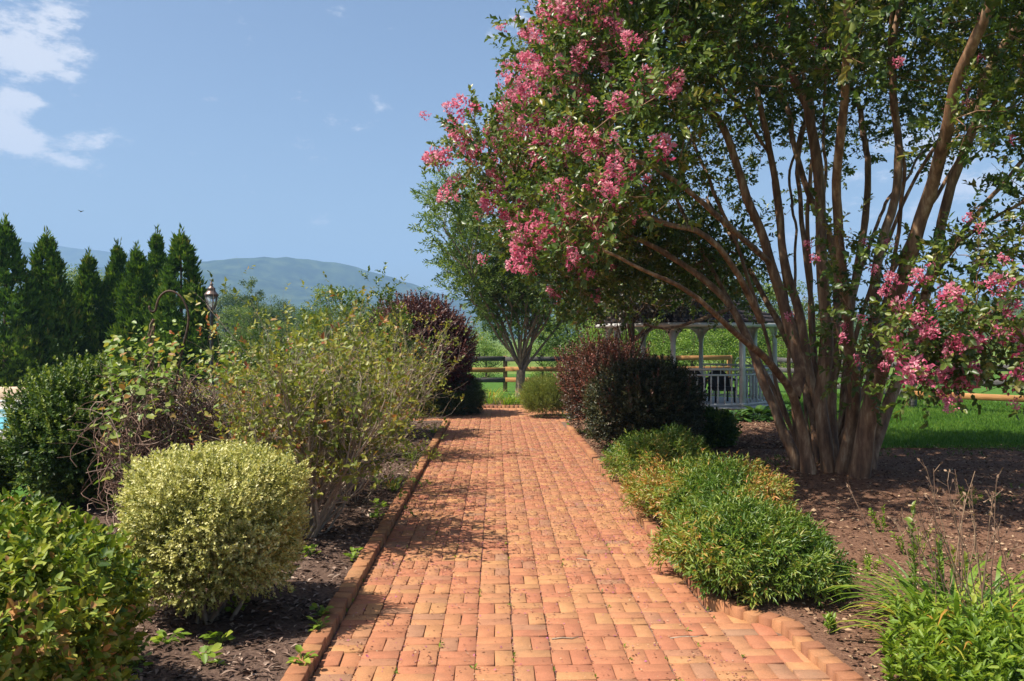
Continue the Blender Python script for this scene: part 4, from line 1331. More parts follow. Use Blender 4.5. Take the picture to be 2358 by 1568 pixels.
def blades(a, base, n, L, spread, rg, w, lean, bias=0):
    az = rg.random(n) * 6.28; q = rg.random(n) ** .6
    for k in range(n):
        LL = L * rg.uniform(.55, 1.1); m = 6
        d = np.array([math.cos(az[k]) * lean * rg.uniform(.1, .9), math.sin(az[k]) * lean * rg.uniform(.1, .9), 1.0]); d /= np.linalg.norm(d)
        p = np.array(base) + np.array([math.cos(az[k]) * spread * q[k], math.sin(az[k]) * spread * q[k], -.02])
        out = np.array([d[0], d[1], 0]); out /= np.linalg.norm(out) + 1e-6
        pts = [p]
        for i in range(m):
            d = d + out * .10 * lean + np.array([0, 0, -.13 * lean * (i + 1) / 2]); d /= np.linalg.norm(d)
            pts.append(pts[-1] + d * LL / m)
        pts = np.array(pts)
        side = np.cross(out, (0, 0, 1.0)); ang = rg.normal(0, .5); side = side * math.cos(ang) + out * math.sin(ang) * .6
        ww = w * np.array([.7, 1, 1, .9, .7, .45, .05]) * rg.uniform(.7, 1.2)
        V = np.concatenate([pts - side * ww[:, None] / 2, pts + side * ww[:, None] / 2])
        i = np.arange(m)
        a.add(V, np.stack([i, i + 1, i + 1 + m + 1, i + m + 1], -1), float(np.clip(rg.normal(.5 + bias, .22), 0, 1)))


lily_clump('daylily_clump', (2.70, 4.80, .02), 190, .60, 'daylily clump with long arching green blades near the dried stalks', 241, .30, w=.028, bias=-.1)
lily_clump('daylily_clump', (2.50, 4.42, .02), 150, .46, 'yellowing daylily clump above the pale weeds', 242, .30, w=.026, bias=.15)
lily_clump('daylily_clump', (2.98, 4.50, .02), 190, .62, 'dense upright daylily clump at the lower right corner', 243, .28, w=.028, bias=0)
dr = thing('dried_stalks', (2.75, 4.75, 0), 'bare brown dried flower stalks rising from the daylilies', 'plant')
rg = np.random.default_rng(244); a = Acc(); sd = Acc()
for k in range(26):
    b = np.array([2.74 + rg.normal(0, .16), 4.75 + rg.normal(0, .16), 0]); d = unit(np.array([rg.normal(-.08, .2), rg.normal(0, .15), 1]))
    h = rg.uniform(.6, .98); pts = [b + d * h * f + rg.normal(0, .006, 3) for f in np.linspace(0, 1, 6)]
    tube(a, pts, np.linspace(.0042, .0022, 6), 4, rg.random())
    for q in range(5):
        p = pts[-1] - d * h * rg.uniform(0, .25); e = unit(d + rg.normal(0, .6, 3))
        tube(a, [p, p + e * .03, p + e * .06], .0018, 3, rg.random())
        put(sd, (p + e * .06)[None], e[None], rg.normal(0, 1, (1, 3)), .026, .014, np.array([rg.random()]), LEAF4)
a.obj('stem', M['dry'], dr, kind='stuff'); sd.obj('seed_head', M['dry'], dr, kind='stuff')


def leafy_stems(name, base, label, n, h, spread, L, wr, mat, seed, ring=12, cat='plant', group=None, lean=.2, bias=0.):
    rg = np.random.default_rng(seed)
    t = thing(name, base, label, cat, group); s = Acc(); a = Acc()
    for k in range(n):
        az = rg.random() * 6.28; q = spread * rg.random() ** .5
        b = np.array(base) + np.array([math.cos(az) * q, math.sin(az) * q, -.01])
        d = unit(np.array([math.cos(az) * lean * rg.random(), math.sin(az) * lean * rg.random(), 1])); hh = h * rg.uniform(.55, 1.1)
        pts = np.array([b + d * hh * f + rg.normal(0, .008, 3) for f in np.linspace(0, 1, 6)])
        tube(s, pts, np.linspace(.004, .002, 6), 4)
        f = np.linspace(.25, 1, ring)
        P = b + d * (hh * f)[:, None]
        sprigs(a, P, np.tile(d, (ring, 1)), .03, 3, L, wr, 1.05, rg, np.clip(rg.normal(.5 + bias, .18, ring), 0, 1), LEAF4)
    s.obj('stem', M[mat], t, kind='stuff'); a.obj('foliage', M[mat], t)
    return t


leafy_stems('tall_seedling', (2.62, 5.05, .02), 'tall leafy green seedling standing apart beside the dried stalks', 3, .74, .07, .042, .5, 'privet_leaf', 251, 13, bias=.2)
leafy_stems('tall_seedling', (2.85, 5.15, .02), 'shorter pale seedling with brown tips next to the dried stalks', 3, .55, .08, .036, .5, 'rose_leaf', 252, 10)
leafy_stems('weed_patch', (2.20, 3.85, .02), 'pale lime-green leafy weeds along the lower right bed edge', 80, .23, .34, .042, .34, 'weed', 253, 14, lean=.5)
leafy_stems('weed_patch', (2.66, 3.92, .02), 'thick bright green leafy weeds in the lower right corner', 85, .27, .36, .044, .34, 'weed', 254, 14, lean=.5, bias=-.15)
leafy_stems('weed_patch', (2.40, 4.25, .02), 'mixed low weeds at the foot of the yellowing daylilies', 34, .26, .26, .045, .45, 'weed', 255, 8, lean=.5)
for k, (x, y, h, lab) in enumerate([(2095, 1290, .26, 'thin weed seedling with narrow leaves left of the daylilies'), (2040, 1240, .18, 'small yellowish weed on bare soil left of the tall seedling'),
                                    (1990, 1330, .10, 'tiny green weed on the bare soil right of the nandina'), (1935, 1480, .09, 'scrap of weed beside the outer end of the brick edging'),
                                    (2230, 1180, .22, 'low green weed in the tree shade above the dried stalks')]):
    Y = FPX * CAMH / ((y - 777) / SC)
    p = W(x, y, Y); p[2] = bedz(p[0], p[1])
    leafy_stems('garden_weed', p, lab, 5, h, .07, .03, .45, 'weed', 260 + k, 6, lean=.7, group='weeds on the right bed')

# ---- weeds and grass by the left edging
for k, (x, y, n, L, lab) in enumerate([(905, 1135, 36, .30, 'bright grass tuft leaning on the left kerb'), (948, 1065, 30, .36, 'taller grass tuft in the bed beside the twiggy bushes'),
                                       (1003, 1000, 34, .34, 'far grass tuft at the end of the left kerb'), (1312, 968, 60, .26, 'soft green grass tuft beside the barberry'),
                                       (1338, 1002, 34, .20, 'small grass tuft below the barberry'), (262, 1190, 26, .30, 'grey-green grass tuft behind the yellow shrub')]):
    Y = FPX * CAMH / ((y - 777) / SC); p = W(x, y, Y); p[2] = bedz(p[0], p[1])
    lily_clump('grass_tuft', p, n, L, lab, 270 + k, .09, 'grass tufts in the beds', mat='weed' if k < 3 else 'grass', w=.010, lean=.7)
for k, (x, y, s, lab) in enumerate([(875, 1178, .11, 'rosette of pale leaves against the left kerb'), (868, 1200, .10, 'pale low weed just below the bright grass tuft'),
                                    (818, 1300, .10, 'lime-coloured weed touching the left kerb in the shade'), (715, 1295, .10, 'weed under the right side of the yellow shrub'),
                                    (695, 1545, .10, 'weed at the near end of the left kerb'), (738, 1432, .09, 'weed in the dark shadow near the kerb'),
                                    (735, 1470, .08, 'weed deep in shadow by the near kerb'), (470, 1545, .11, 'leaf sprout on bare mulch in front of the yellow shrub'),
                                    (505, 1495, .10, 'bright sprout below the trunk of the yellow shrub'), (385, 1500, .12, 'weed cluster beside the hedge corner'),
                                    (315, 1550, .13, 'low weeds in front of the hedge'), (545, 1420, .10, 'dark weed beside the yellow shrub stems'),
                                    (780, 1120, .09, 'small weed in the mulch under the twiggy bush')]):
    Y = FPX * CAMH / ((y - 777) / SC); p = W(x, y, Y); p[2] = bedz(p[0], p[1]) + .02
    rg = np.random.default_rng(290 + k)
    t = thing('bed_weed', p, lab, 'weed', 'low weeds in the mulch by the left kerb')
    a = Acc(); n = 16
    az = rg.random(n) * 6.28; q = rg.random(n) ** .6 * s * .5
    P = p + np.stack([np.cos(az) * q, np.sin(az) * q, rg.uniform(.01, .07, n)], -1)
    D = np.stack([np.cos(az), np.sin(az), rg.normal(.3, .3, n)], -1)
    put(a, P, D, np.array([0, 0, 1.]) + rg.normal(0, .3, (n, 3)), s * rg.uniform(.35, .65, n), s * rg.uniform(.28, .5, n), np.clip(rg.normal(.55, .2, n), 0, 1), LEAF4)
    for i in range(n):
        tube(a, [p, (p + P[i]) / 2 + (0, 0, .01), P[i]], .0018, 3, .3)
    a.obj('foliage', M['weed'], t)

# ---- beyond the end of the path
for k, (x, Y, n, L, b, lab) in enumerate([(1122, 21.3, 90, .55, -.15, 'dark green daylily tuft beside the yew at the path end'), (1165, 21.0, 100, .5, -.1, 'green daylily tuft in the middle of the path end'),
                                          (1195, 21.2, 90, .5, -.05, 'green daylily tuft below the small tree'), (1232, 21.8, 70, .75, .3, 'straw-yellow grass tuft beside the golden cypress'),
                                          (1130, 23.0, 60, .6, .2, 'yellowish grass tuft near the fence post')]):
    p = W(x, 777, Y); p[2] = .02
    lily_clump('border_grass', p, n, L, lab, 310 + k, .28, 'grassy tufts at the end of the path', w=.022, bias=b, lean=.8)

# hostas by the summerhouse
for k, (x, Y, s, lab) in enumerate([(1745, 17.0, 1.0, 'large hosta right of the gazebo corner post'), (1690, 16.9, .8, 'hosta below the front rail of the gazebo'), (1800, 17.6, .9, 'hosta behind the myrtle trunks'),
                                    (1640, 16.4, .7, 'hosta beside the small green shrub')]):
    p = W(x, 777, Y); p[2] = .02
    rg = np.random.default_rng(330 + k); t = thing('hosta', p, lab, 'plant', 'hostas round the gazebo'); a = Acc(); n = 60
    az = rg.random(n) * 6.28; el = rg.uniform(.15, 1.2, n); q = .16 * rg.random(n)
    D = np.stack([np.cos(az) * np.cos(el), np.sin(az) * np.cos(el), np.sin(el) * .7], -1)
    P = p + D * (.18 * s + q[:, None] * s)
    for i in range(n): tube(a, [p, P[i]], .004, 3, .3)
    put(a, P, D + (0, 0, -.35), np.array([0, 0, 1.]) + .6 * D + rg.normal(0, .15, (n, 3)), .26 * s * rg.uniform(.7, 1.2, n), .15 * s * rg.uniform(.7, 1.1, n), np.clip(rg.normal(.45, .25, n), 0, 1), LEAF4)
    a.obj('foliage', M['hosta'], t)

# ---- lawn grass
rg = np.random.default_rng(350); n = 70000
x = rg.uniform(4.9, 13.5, n); y = 12.4 + 13 * rg.random(n) ** 1.6
k = (np.hypot(x - 4.77, y - 20.6) > 2.6) & (y > 12.5 + .35 * np.sin(x * 2.3) + .2 * np.sin(x * 5.1)) & ((x > 5.75 + .3 * np.sin(y * 2)) | (y > 17.3)); x, y = x[k], y[k]; n = len(x)
a = Acc(); az = rg.random(n) * 6.28
D = np.stack([np.cos(az) * .45, np.sin(az) * .45, np.ones(n)], -1)
P = np.stack([x, y, lawnz(x, y) - .005], -1)
put(a, P, D, np.stack([np.cos(az + 1.2), np.sin(az + 1.2), rg.normal(0, .3, n)], -1), rg.uniform(.05, .10, n), .011, np.clip(.45 + .2 * pn(P, .9, 3) + rg.normal(0, .2, n), 0, 1), LEAF2)
o = a.obj('grass', M['grass'], kind='stuff'); o['label'] = 'short green lawn grass behind the crape myrtle'
# sparse ground weeds in the tree shade
n = 2600; a = Acc(); x = rg.uniform(1.8, 9.5, n); y = rg.uniform(5, 12.8, n)
P = np.stack([x, y, bedz(x, y)], -1); k = pn(P, 1.3, 14) > .42; P = P[k]; n = len(P)
k = P[:, 0] > 2.6; P = P[k]; n = len(P)
sprigs(a, P, np.tile([0, 0, 1.], (n, 1)) + rg.normal(0, .4, (n, 3)), .06, 6, .032, .5, 1.1, rg, None, LEAF2)
o = a.obj('ground_weeds', M['privet_leaf'], kind='stuff'); o['label'] = 'thin low weeds on the shaded soil'

# ---- petals and seed cases on the bricks
rg = np.random.default_rng(360); n = 60000
y = 3.9 + 14 * rg.random(n) ** 1.25; x = rg.uniform(-.9, 1.3, n)
P = np.stack([x, y, x * 0], -1)
dens = np.clip(.24 + .40 * pn(P, 1.1, 31) + .35 * pn(P, 6.0, 32) + np.clip((y - 5.4) * .30, -.2, .75) + .18 * (x > .2), .06, 1)
k = rg.random(n) < dens; P = P[k]; n = len(P)
P[:, 2] = rg.uniform(.003, .007, n)
a = Acc(); az = rg.random(n) * 6.28
L = rg.uniform(.007, .019, n)
put(a, P, np.stack([np.cos(az), np.sin(az), rg.normal(.1, .25, n)], -1), np.stack([rg.normal(0, .4, n), rg.normal(0, .4, n), np.ones(n)], -1), L, L * rg.uniform(.5, .9, n), rg.random(n), LEAF2)
o = a.obj('petal_litter', M['litter'], kind='stuff'); o['label'] = 'brown and pink fallen petals strewn over the bricks'
# debris caught in the joints
n = 5200; y = 3.9 + 9 * rg.random(n) ** 1.5; c = rg.integers(0, NCOL + 1, n); x = PX0 + c * MOD + rg.normal(0, .004, n)
a = Acc(); az = rg.random(n) * 6.28; L = rg.uniform(.006, .016, n)
P = np.stack([x, y, rg.uniform(-.004, .002, n)], -1)
put(a, P, np.stack([np.cos(az), np.sin(az), rg.normal(.1, .25, n)], -1), np.stack([rg.normal(0, .4, n), rg.normal(0, .4, n), np.ones(n)], -1), L, L * .6, np.clip(rg.beta(1.2, 1.2, n), 0, 1), LEAF2)
o = a.obj('joint_litter', M['litter'], kind='stuff'); o['label'] = 'petals caught in the joints between the bricks'
a = Acc(); n = 46
P = np.stack([rg.choice(PX0 + np.arange(NCOL + 1) * MOD, n), 4.1 + 3.4 * rg.random(n) ** 1.4, np.zeros(n) - .002], -1)
sprigs(a, P, np.tile([0, 0, 1.], (n, 1)) + rg.normal(0, .5, (n, 3)), .018, 6, .016, .5, 1.1, rg, None, LEAF2)
o = a.obj('joint_weeds', M['weed'], kind='stuff'); o['label'] = 'tiny weeds sprouting from the brick joints'
for k, (x, y, L, az, lab) in enumerate([(1303, 1473, .16, .1, 'pale bent twig lying on the near bricks'), (1585, 1470, .22, .15, 'thin brown twig on the bricks near the kerb corner'), (1345, 1290, .12, 2.6, 'short brown twig lying mid path'), (1685, 1140, .14, .2, 'broken twig on the soil by the trunks')]):
    Y = FPX * CAMH / ((y - 777) / SC); p = W(x, y, Y) + (0, 0, .008)
    t = thing('fallen_twig', p, lab, 'twig', 'fallen twigs'); a = Acc()
    d = np.array([math.cos(az), math.sin(az), 0]); q = np.array([-d[1], d[0], 0])
    tube(a, [p - d * L / 2, p - d * L * .1 + q * .012, p + d * L * .2 - q * .004, p + d * L / 2 + q * .02], [.004, .0045, .0035, .002], 5, cap=True)
    a.obj('stem', M['pale_twig'], t)

# ================================================================== BUILT THINGS
# ---- gazebo
def gazebo():
    C = np.array([4.77, 20.6, 0]); Rr = 2.05
    g = thing('gazebo', C, 'white octagonal garden gazebo with turned railings and dark roof', 'gazebo')
    ang = [R(22.5 + 45 * k) for k in range(8)]
    V = [C + np.array([math.cos(t) * Rr, math.sin(t) * Rr, 0]) for t in ang]
    a = Acc(); lathe(a, [(Rr + .10, -.05), (Rr + .10, .11), (Rr + .12, .115), (Rr + .12, .14), (.01, .14)], C, 8, phase=ang[0]); a.obj('floor', M['deckwood'], g)
    zt = 1.98
    for k in range(8):
        p = V[k]
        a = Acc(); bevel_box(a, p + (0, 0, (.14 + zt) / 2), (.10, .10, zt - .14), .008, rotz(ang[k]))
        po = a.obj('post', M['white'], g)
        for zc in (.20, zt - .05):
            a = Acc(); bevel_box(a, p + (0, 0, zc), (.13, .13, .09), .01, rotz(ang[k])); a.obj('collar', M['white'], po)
        q = V[(k + 1) % 8]; d = (q - p) / np.linalg.norm(q - p); L = np.linalg.norm(q - p); az = math.atan2(d[1], d[0])
        # beam under the eave
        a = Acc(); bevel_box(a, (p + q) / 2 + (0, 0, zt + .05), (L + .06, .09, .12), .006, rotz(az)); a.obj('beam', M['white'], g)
        # arched brackets, sawn from board
        for s, e, dd in ((p, q, d), (q, p, -d)):
            a = Acc(); n = 9; t = np.linspace(0, PI / 2, n); r = .34
            inner = np.stack([.06 + r * (1 - np.sin(t)), zt - .01 - .40 + .40 * (1 - np.cos(t)) * 1.0], -1)
            inner = np.stack([.055 + r * (1 - np.cos(t)), zt - .42 + .40 * np.sin(t)], -1)
            VV = []
            for th in (-.018, .018):
                nrm = np.array([-dd[1], dd[0], 0]) * th
                for (u, z) in inner: VV.append(s + dd * u + nrm + (0, 0, z))
                for (u, z) in inner: VV.append(s + dd * .05 + nrm + (0, 0, z))
            F = []
            for i in range(n - 1):
                for o_ in (0, 2 * n): F.append((o_ + i, o_ + i + 1, o_ + n + i + 1, o_ + n + i))
                F.append((i, i + 1, 2 * n + i + 1, 2 * n + i))
            a.add(np.array(VV), np.array(F))
            top = s + dd * (.055 + r / 2)
            box(a, top + (0, 0, zt - .015), (r, .037, .03), rotz(math.atan2(dd[1], dd[0])))
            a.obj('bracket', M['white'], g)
        if k == 1: continue          # entrance bay on the far side
        for z, hh, nm in ((1.0, .045, 'handrail'), (.87, .04, 'rail'), (.20, .05, 'rail')):
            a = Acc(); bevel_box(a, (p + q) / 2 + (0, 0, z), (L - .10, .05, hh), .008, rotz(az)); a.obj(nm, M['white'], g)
        nb = 10
        for i in range(nb):
            c = p + d * (L * (i + .5 + .0) / nb)
            if i in (0, nb - 1): c = p + d * (.055 + (L - .11) * (i + .5) / nb)
            o = bpy.data.objects.new('baluster', gazebo.bal); scene.collection.objects.link(o)
            o.parent = g; o.matrix_parent_inverse = parent_inv(g); o.location = tuple(c + (0, 0, .225))
        a = Acc()
        for i in range(8):
            c = p + d * (L * (i + .5) / 8)
            box(a, c + (0, 0, .934), (.016, .016, .088), rotz(az))
        a.obj('frieze', M['white'], g, kind='stuff')
    # roof: eight faces of lapped shingle courses
    Re, zr, apex = 2.42, 2.06, 3.10
    for k in range(8):
        a = Acc(); a0, a1 = ang[k], ang[(k + 1) % 8]; nC = 11
        if a1 < a0: a1 += 2 * PI
        for i in range(nC):
            f0, f1 = i / nC, (i + 1.12) / nC
            f1 = min(f1, .999)
            r0, r1 = Re * (1 - f0), Re * (1 - f1); z0, z1 = zr + (apex - zr) * f0 + .03, zr + (apex - zr) * f1 + .004
            m = max(2, int(9 * (1 - f0)))
            for j in range(m):
                u0, u1 = j / m + .006, (j + 1) / m - .006
                e = lambda r_, u_, z_: C + (1 - u_) * np.array([math.cos(a0) * r_, math.sin(a0) * r_, 0]) + u_ * np.array([math.cos(a1) * r_, math.sin(a1) * r_, 0]) + (0, 0, z_)
                dz = .006 * ((i * 7 + j * 3) % 5) / 5
                vv = [e(r0, u0, z0 + dz), e(r0, u1, z0 + dz), e(r1, u1, z1), e(r1, u0, z1), e(r0, u0, z0 - .02), e(r0, u1, z0 - .02)]
                a.add(np.array(vv), np.array([(0, 1, 2, 3), (4, 5, 1, 0)]), ((i * 13 + j * 29 + k * 7) % 17) / 17)
        a.obj('roof', M['shingle'], g, kind='stuff')
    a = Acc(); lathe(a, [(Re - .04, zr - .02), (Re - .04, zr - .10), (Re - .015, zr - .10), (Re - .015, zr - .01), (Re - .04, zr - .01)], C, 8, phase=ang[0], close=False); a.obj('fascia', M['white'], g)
    a = Acc(); lathe(a, [(Re - .03, zr - .004), (.02, apex - .05)], C, 8, phase=ang[0], close=False); a.obj('roof_deck', M['shingle'], g)
    a = Acc(); lathe(a, [(.16, apex - .06), (.13, apex + .05), (.05, apex + .12), (.075, apex + .2), (.03, apex + .3), (.005, apex + .42)], C, 10); a.obj('finial', M['white'], g, smooth=True)


_a = Acc()
lathe(_a, [(.020, 0), (.020, .10), (.012, .115), (.019, .14), (.013, .18), (.021, .26), (.018, .33), (.012, .37), (.019, .40), (.012, .43), (.018, .46), (.018, .625)], (0, 0, 0), 8)
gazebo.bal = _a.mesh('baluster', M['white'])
gazebo()


def chair(x, Y, rz, label):
    p = W(x, 777, Y); p[2] = .14
    t = thing('wicker_chair', p, label, 'chair', 'dark wicker chairs in the gazebo')
    Rm = rotz(rz)
    P = lambda v: p + np.array(v, float) @ Rm.T
    a = Acc(); n = 16; VV = []; F = []
    prof = []
    for i in range(n + 1):
        th = PI * i / n; prof.append((-.27 * math.cos(th), .50 + .30 * math.sin(th)))
    prof = [(-.27, .32)] + prof + [(.27, .32)]
    m = len(prof)
    for y0 in (.24, .28):
        for (u, z) in prof: VV.append(P((u, y0 - .10 * (u / .27) ** 2 + (z - .3) * .18, z)))
    F4 = [(i, i + 1, m + i + 1, m + i) for i in range(m - 1)]
    a.add(np.array(VV), [np.array(F4), np.array([list(range(m))]), np.array([list(range(m, 2 * m))])]); a.obj('backrest', M['wicker'], t)
    a = Acc(); bevel_box(a, P((0, 0, .33)), (.54, .52, .09), .02, Rm); a.obj('seat', M['wicker'], t)
    for s in (-1, 1):
        a = Acc(); tube(a, smooth_line([P((s * .29, .22, .58)), P((s * .30, 0, .56)), P((s * .29, -.22, .52)), P((s * .27, -.25, .34))], .05), .028, 6, cap=True); a.obj('armrest', M['wicker'], t, smooth=True)
        for f in (-1, 1):
            a = Acc(); tube(a, [P((s * .23, f * .21, .30)), P((s * .24, f * .23, .0))], .024, 6, cap=True); a.obj('leg', M['wicker'], t, smooth=True)


chair(1662, 20.3, .1, 'dark round-backed wicker chair on the right inside the gazebo')
chair(1596, 20.6, -.15, 'dark round-backed wicker chair partly behind the dark shrub in the gazebo')


# ---- fences
def fence(name, pts, label, mats, post_mat, step=2.4, h=1.12, rails=(1.02, .68, .34), seed=1, group=None):
    rg = np.random.default_rng(seed)
    f = thing(name, (*pts[0], 0), label, 'fence', group)
    pts = np.array(pts, float)
    bay = 0
    for s in range(len(pts) - 1):
        p, q = pts[s], pts[s + 1]; L = np.linalg.norm(q - p); n = max(1, round(L / step)); d = (q - p) / L; az = math.atan2(d[1], d[0])
        nr = np.array([-d[1], d[0]])
        if nr[1] > 0: nr = -nr
        for i in range(n + (1 if s == len(pts) - 2 else 0)):
            c = p + d * L * i / n
            a = Acc(); bevel_box(a, (c[0], c[1], h / 2 - .15), (.14, .14, h + .3), .012, rotz(az + rg.normal(0, .03)))
            pm = post_mat(bay) if callable(post_mat) else post_mat
            a.obj('post', M[pm], f)
            if i < n:
                for k, z in enumerate(rails):
                    mm = mats(bay, k)
                    if mm is None: continue
                    cc = p + d * L * (i + .5) / n + nr * (.07 + .021)
                    tilt = rg.normal(0, .004)
                    rot = rotz(az) @ np.array([(math.cos(tilt), 0, math.sin(tilt)), (0, 1, 0), (-math.sin(tilt), 0, math.cos(tilt))])
                    a = Acc(); bevel_box(a, (cc[0], cc[1], z + rg.normal(0, .008)), (L / n - .006, .04, .15), .006, rot)
                    o = a.obj('plank', M[mm], f)
                    if mm == 'newwood': o['label'] = 'new orange timber plank'
                bay += 1
    return f


fence('plank_fence', [(-30, 29), (-8.9, 28), (-2.2, 27.4)], 'weathered dark plank fence beyond the lamp post on the left', lambda b, k: 'oldwood', 'oldwood', seed=3, h=1.25, rails=(1.15, .80, .42))
fence('plank_fence', [(-2.1, 27.2), (5.1, 27.0)], 'plank fence with mixed new and grey rails behind the small tree', lambda b, k: ('oldwood' if k == 0 else ('newwood' if (k == 1 or b > 0) else 'oldwood')), 'midwood', seed=4)
fence('plank_fence', [(5.2, 27.0), (7.6, 27.0)], 'fence section of new orange planks behind the gazebo', lambda b, k: 'newwood', 'newwood', seed=5, h=1.14, rails=(1.06, .70, .36))
fence('plank_fence', [(9.05, 26.9), (10.3, 20.4), (12.4, 18.2), (16.5, 14.5)], 'old grey plank fence along the lawn with two replaced planks', lambda b, k: ('newwood' if (b, k) in ((3, 2), (4, 0), (5, 0)) else 'oldwood'), 'oldwood', seed=6, h=1.1)

gt = thing('field_gate', (8.3, 26.9, 0), 'green tubular metal field gate beside the new fence planks', 'gate')
x0, x1, yg = 7.78, 8.92, 26.95
a = Acc(); tube(a, smooth_line([(x0, yg, .15), (x0, yg, .6), (x0, yg, .92), (x0 + .06, yg, 1.02), (x0 + .16, yg, 1.06), (x1 - .16, yg, 1.06), (x1 - .06, yg, 1.02), (x1, yg, .92), (x1, yg, .6), (x1, yg, .15), (x0, yg, .15)], .06), .022, 7); a.obj('gate_frame', M['gate'], gt, smooth=True)
for z in (.36, .56, .78):
    a = Acc(); tube(a, [(x0, yg, z), (x1, yg, z)], .016, 6); a.obj('bar', M['gate'], gt, smooth=True)

# ---- lamp post
lp = W(487, 777, 20.0); lp[2] = -.01
t = thing('lamp_post', lp, 'black lamp post with glass lantern and ladder bar beside the tall evergreens', 'lamp post')
zb = 2.42
a = Acc(); lathe(a, [(.11, 0), (.11, .06), (.075, .10), (.07, .45), (.055, .50), (.045, .52), (.040, 2.2), (.055, 2.22), (.04, 2.26), (.035, zb - .06), (.075, zb - .03), (.085, zb)], lp, 12); a.obj('pole', M['black'], t, smooth=True)
a = Acc(); tube(a, [lp + (-.06, 0, 2.05), lp + (.36, 0, 2.05)], .012, 6, cap=True); lathe(a, [(.02, -.02), (.026, 0), (.02, .02)], lp + (.37, 0, 2.05), 8); a.obj('ladder_bar', M['black'], t)
ln = Acc()
for k in range(6):
    th = k * PI / 3
    b0 = lp + (math.cos(th) * .085, math.sin(th) * .085, zb); b1 = lp + (math.cos(th) * .155, math.sin(th) * .155, zb + .30)
    tube(ln, [b0, b1], .008, 4)
lathe(ln, [(.09, zb), (.09, zb + .02), (.0, zb + .02)], lp, 6, close=False); lathe(ln, [(.165, zb + .29), (.165, zb + .315), (.14, zb + .315)], lp, 6, close=False)
lo = ln.obj('lantern', M['copper'], t)
for k in range(6):
    g = Acc(); t0, t1 = k * PI / 3, (k + 1) * PI / 3
    e = lambda r_, th, z: lp + np.array([math.cos(th) * r_, math.sin(th) * r_, z])
    V = [e(.084, t0, zb + .02), e(.084, t1, zb + .02), e(.152, t1, zb + .29), e(.152, t0, zb + .29)]
    V2 = [v * 1.0 + (lp + (0, 0, v[2] - lp[2]) - v) * .03 for v in V]
    g.add(np.array(V + V2), BOXF); g.obj('pane', M['glass'], lo)
a = Acc()
for k in range(3):
    th = k * 2.1; tube(a, [lp + (math.cos(th) * .03, math.sin(th) * .03, zb + .02), lp + (math.cos(th) * .035, math.sin(th) * .035, zb + .14)], .011, 6, cap=True)
a.obj('candle', M['stone_white'], lo)
a = Acc(); lathe(a, [(.175, zb + .315), (.16, zb + .345), (.11, zb + .40), (.085, zb + .455), (.10, zb + .465), (.085, zb + .49), (.045, zb + .52), (.03, zb + .55), (.045, zb + .58), (.02, zb + .60), (.012, zb + .66), (.003, zb + .70)], lp, 12); a.obj('lantern_roof', M['copper'], t, smooth=True)

# ---- bird
b = W(187, 487, 60.0); t = thing('flying_bird', b, 'small dark bird flying above the evergreens', 'bird')
a = Acc(); lathe(a, [(.002, -.12), (.035, -.05), (.045, .02), (.03, .09), (.025, .12), (.004, .16)], (0, 0, 0), 8)
Vv = a.V[0] @ np.array([(0, 0, 1), (0, 1, 0), (-1, 0, 0)]).T; a.V[0] = Vv @ rotz(2.6).T + b; a.obj('body', M['bird'], t, smooth=True)
for s in (-1, 1):
    a = Acc(); put(a, b[None], (np.array([[.2, s * 1.0, .45]]) @ rotz(2.6).T), np.array([[0, -s * .4, 1.0]]), .26, .09, np.array([.5]), LEAF4); a.obj('wing', M['bird'], t)


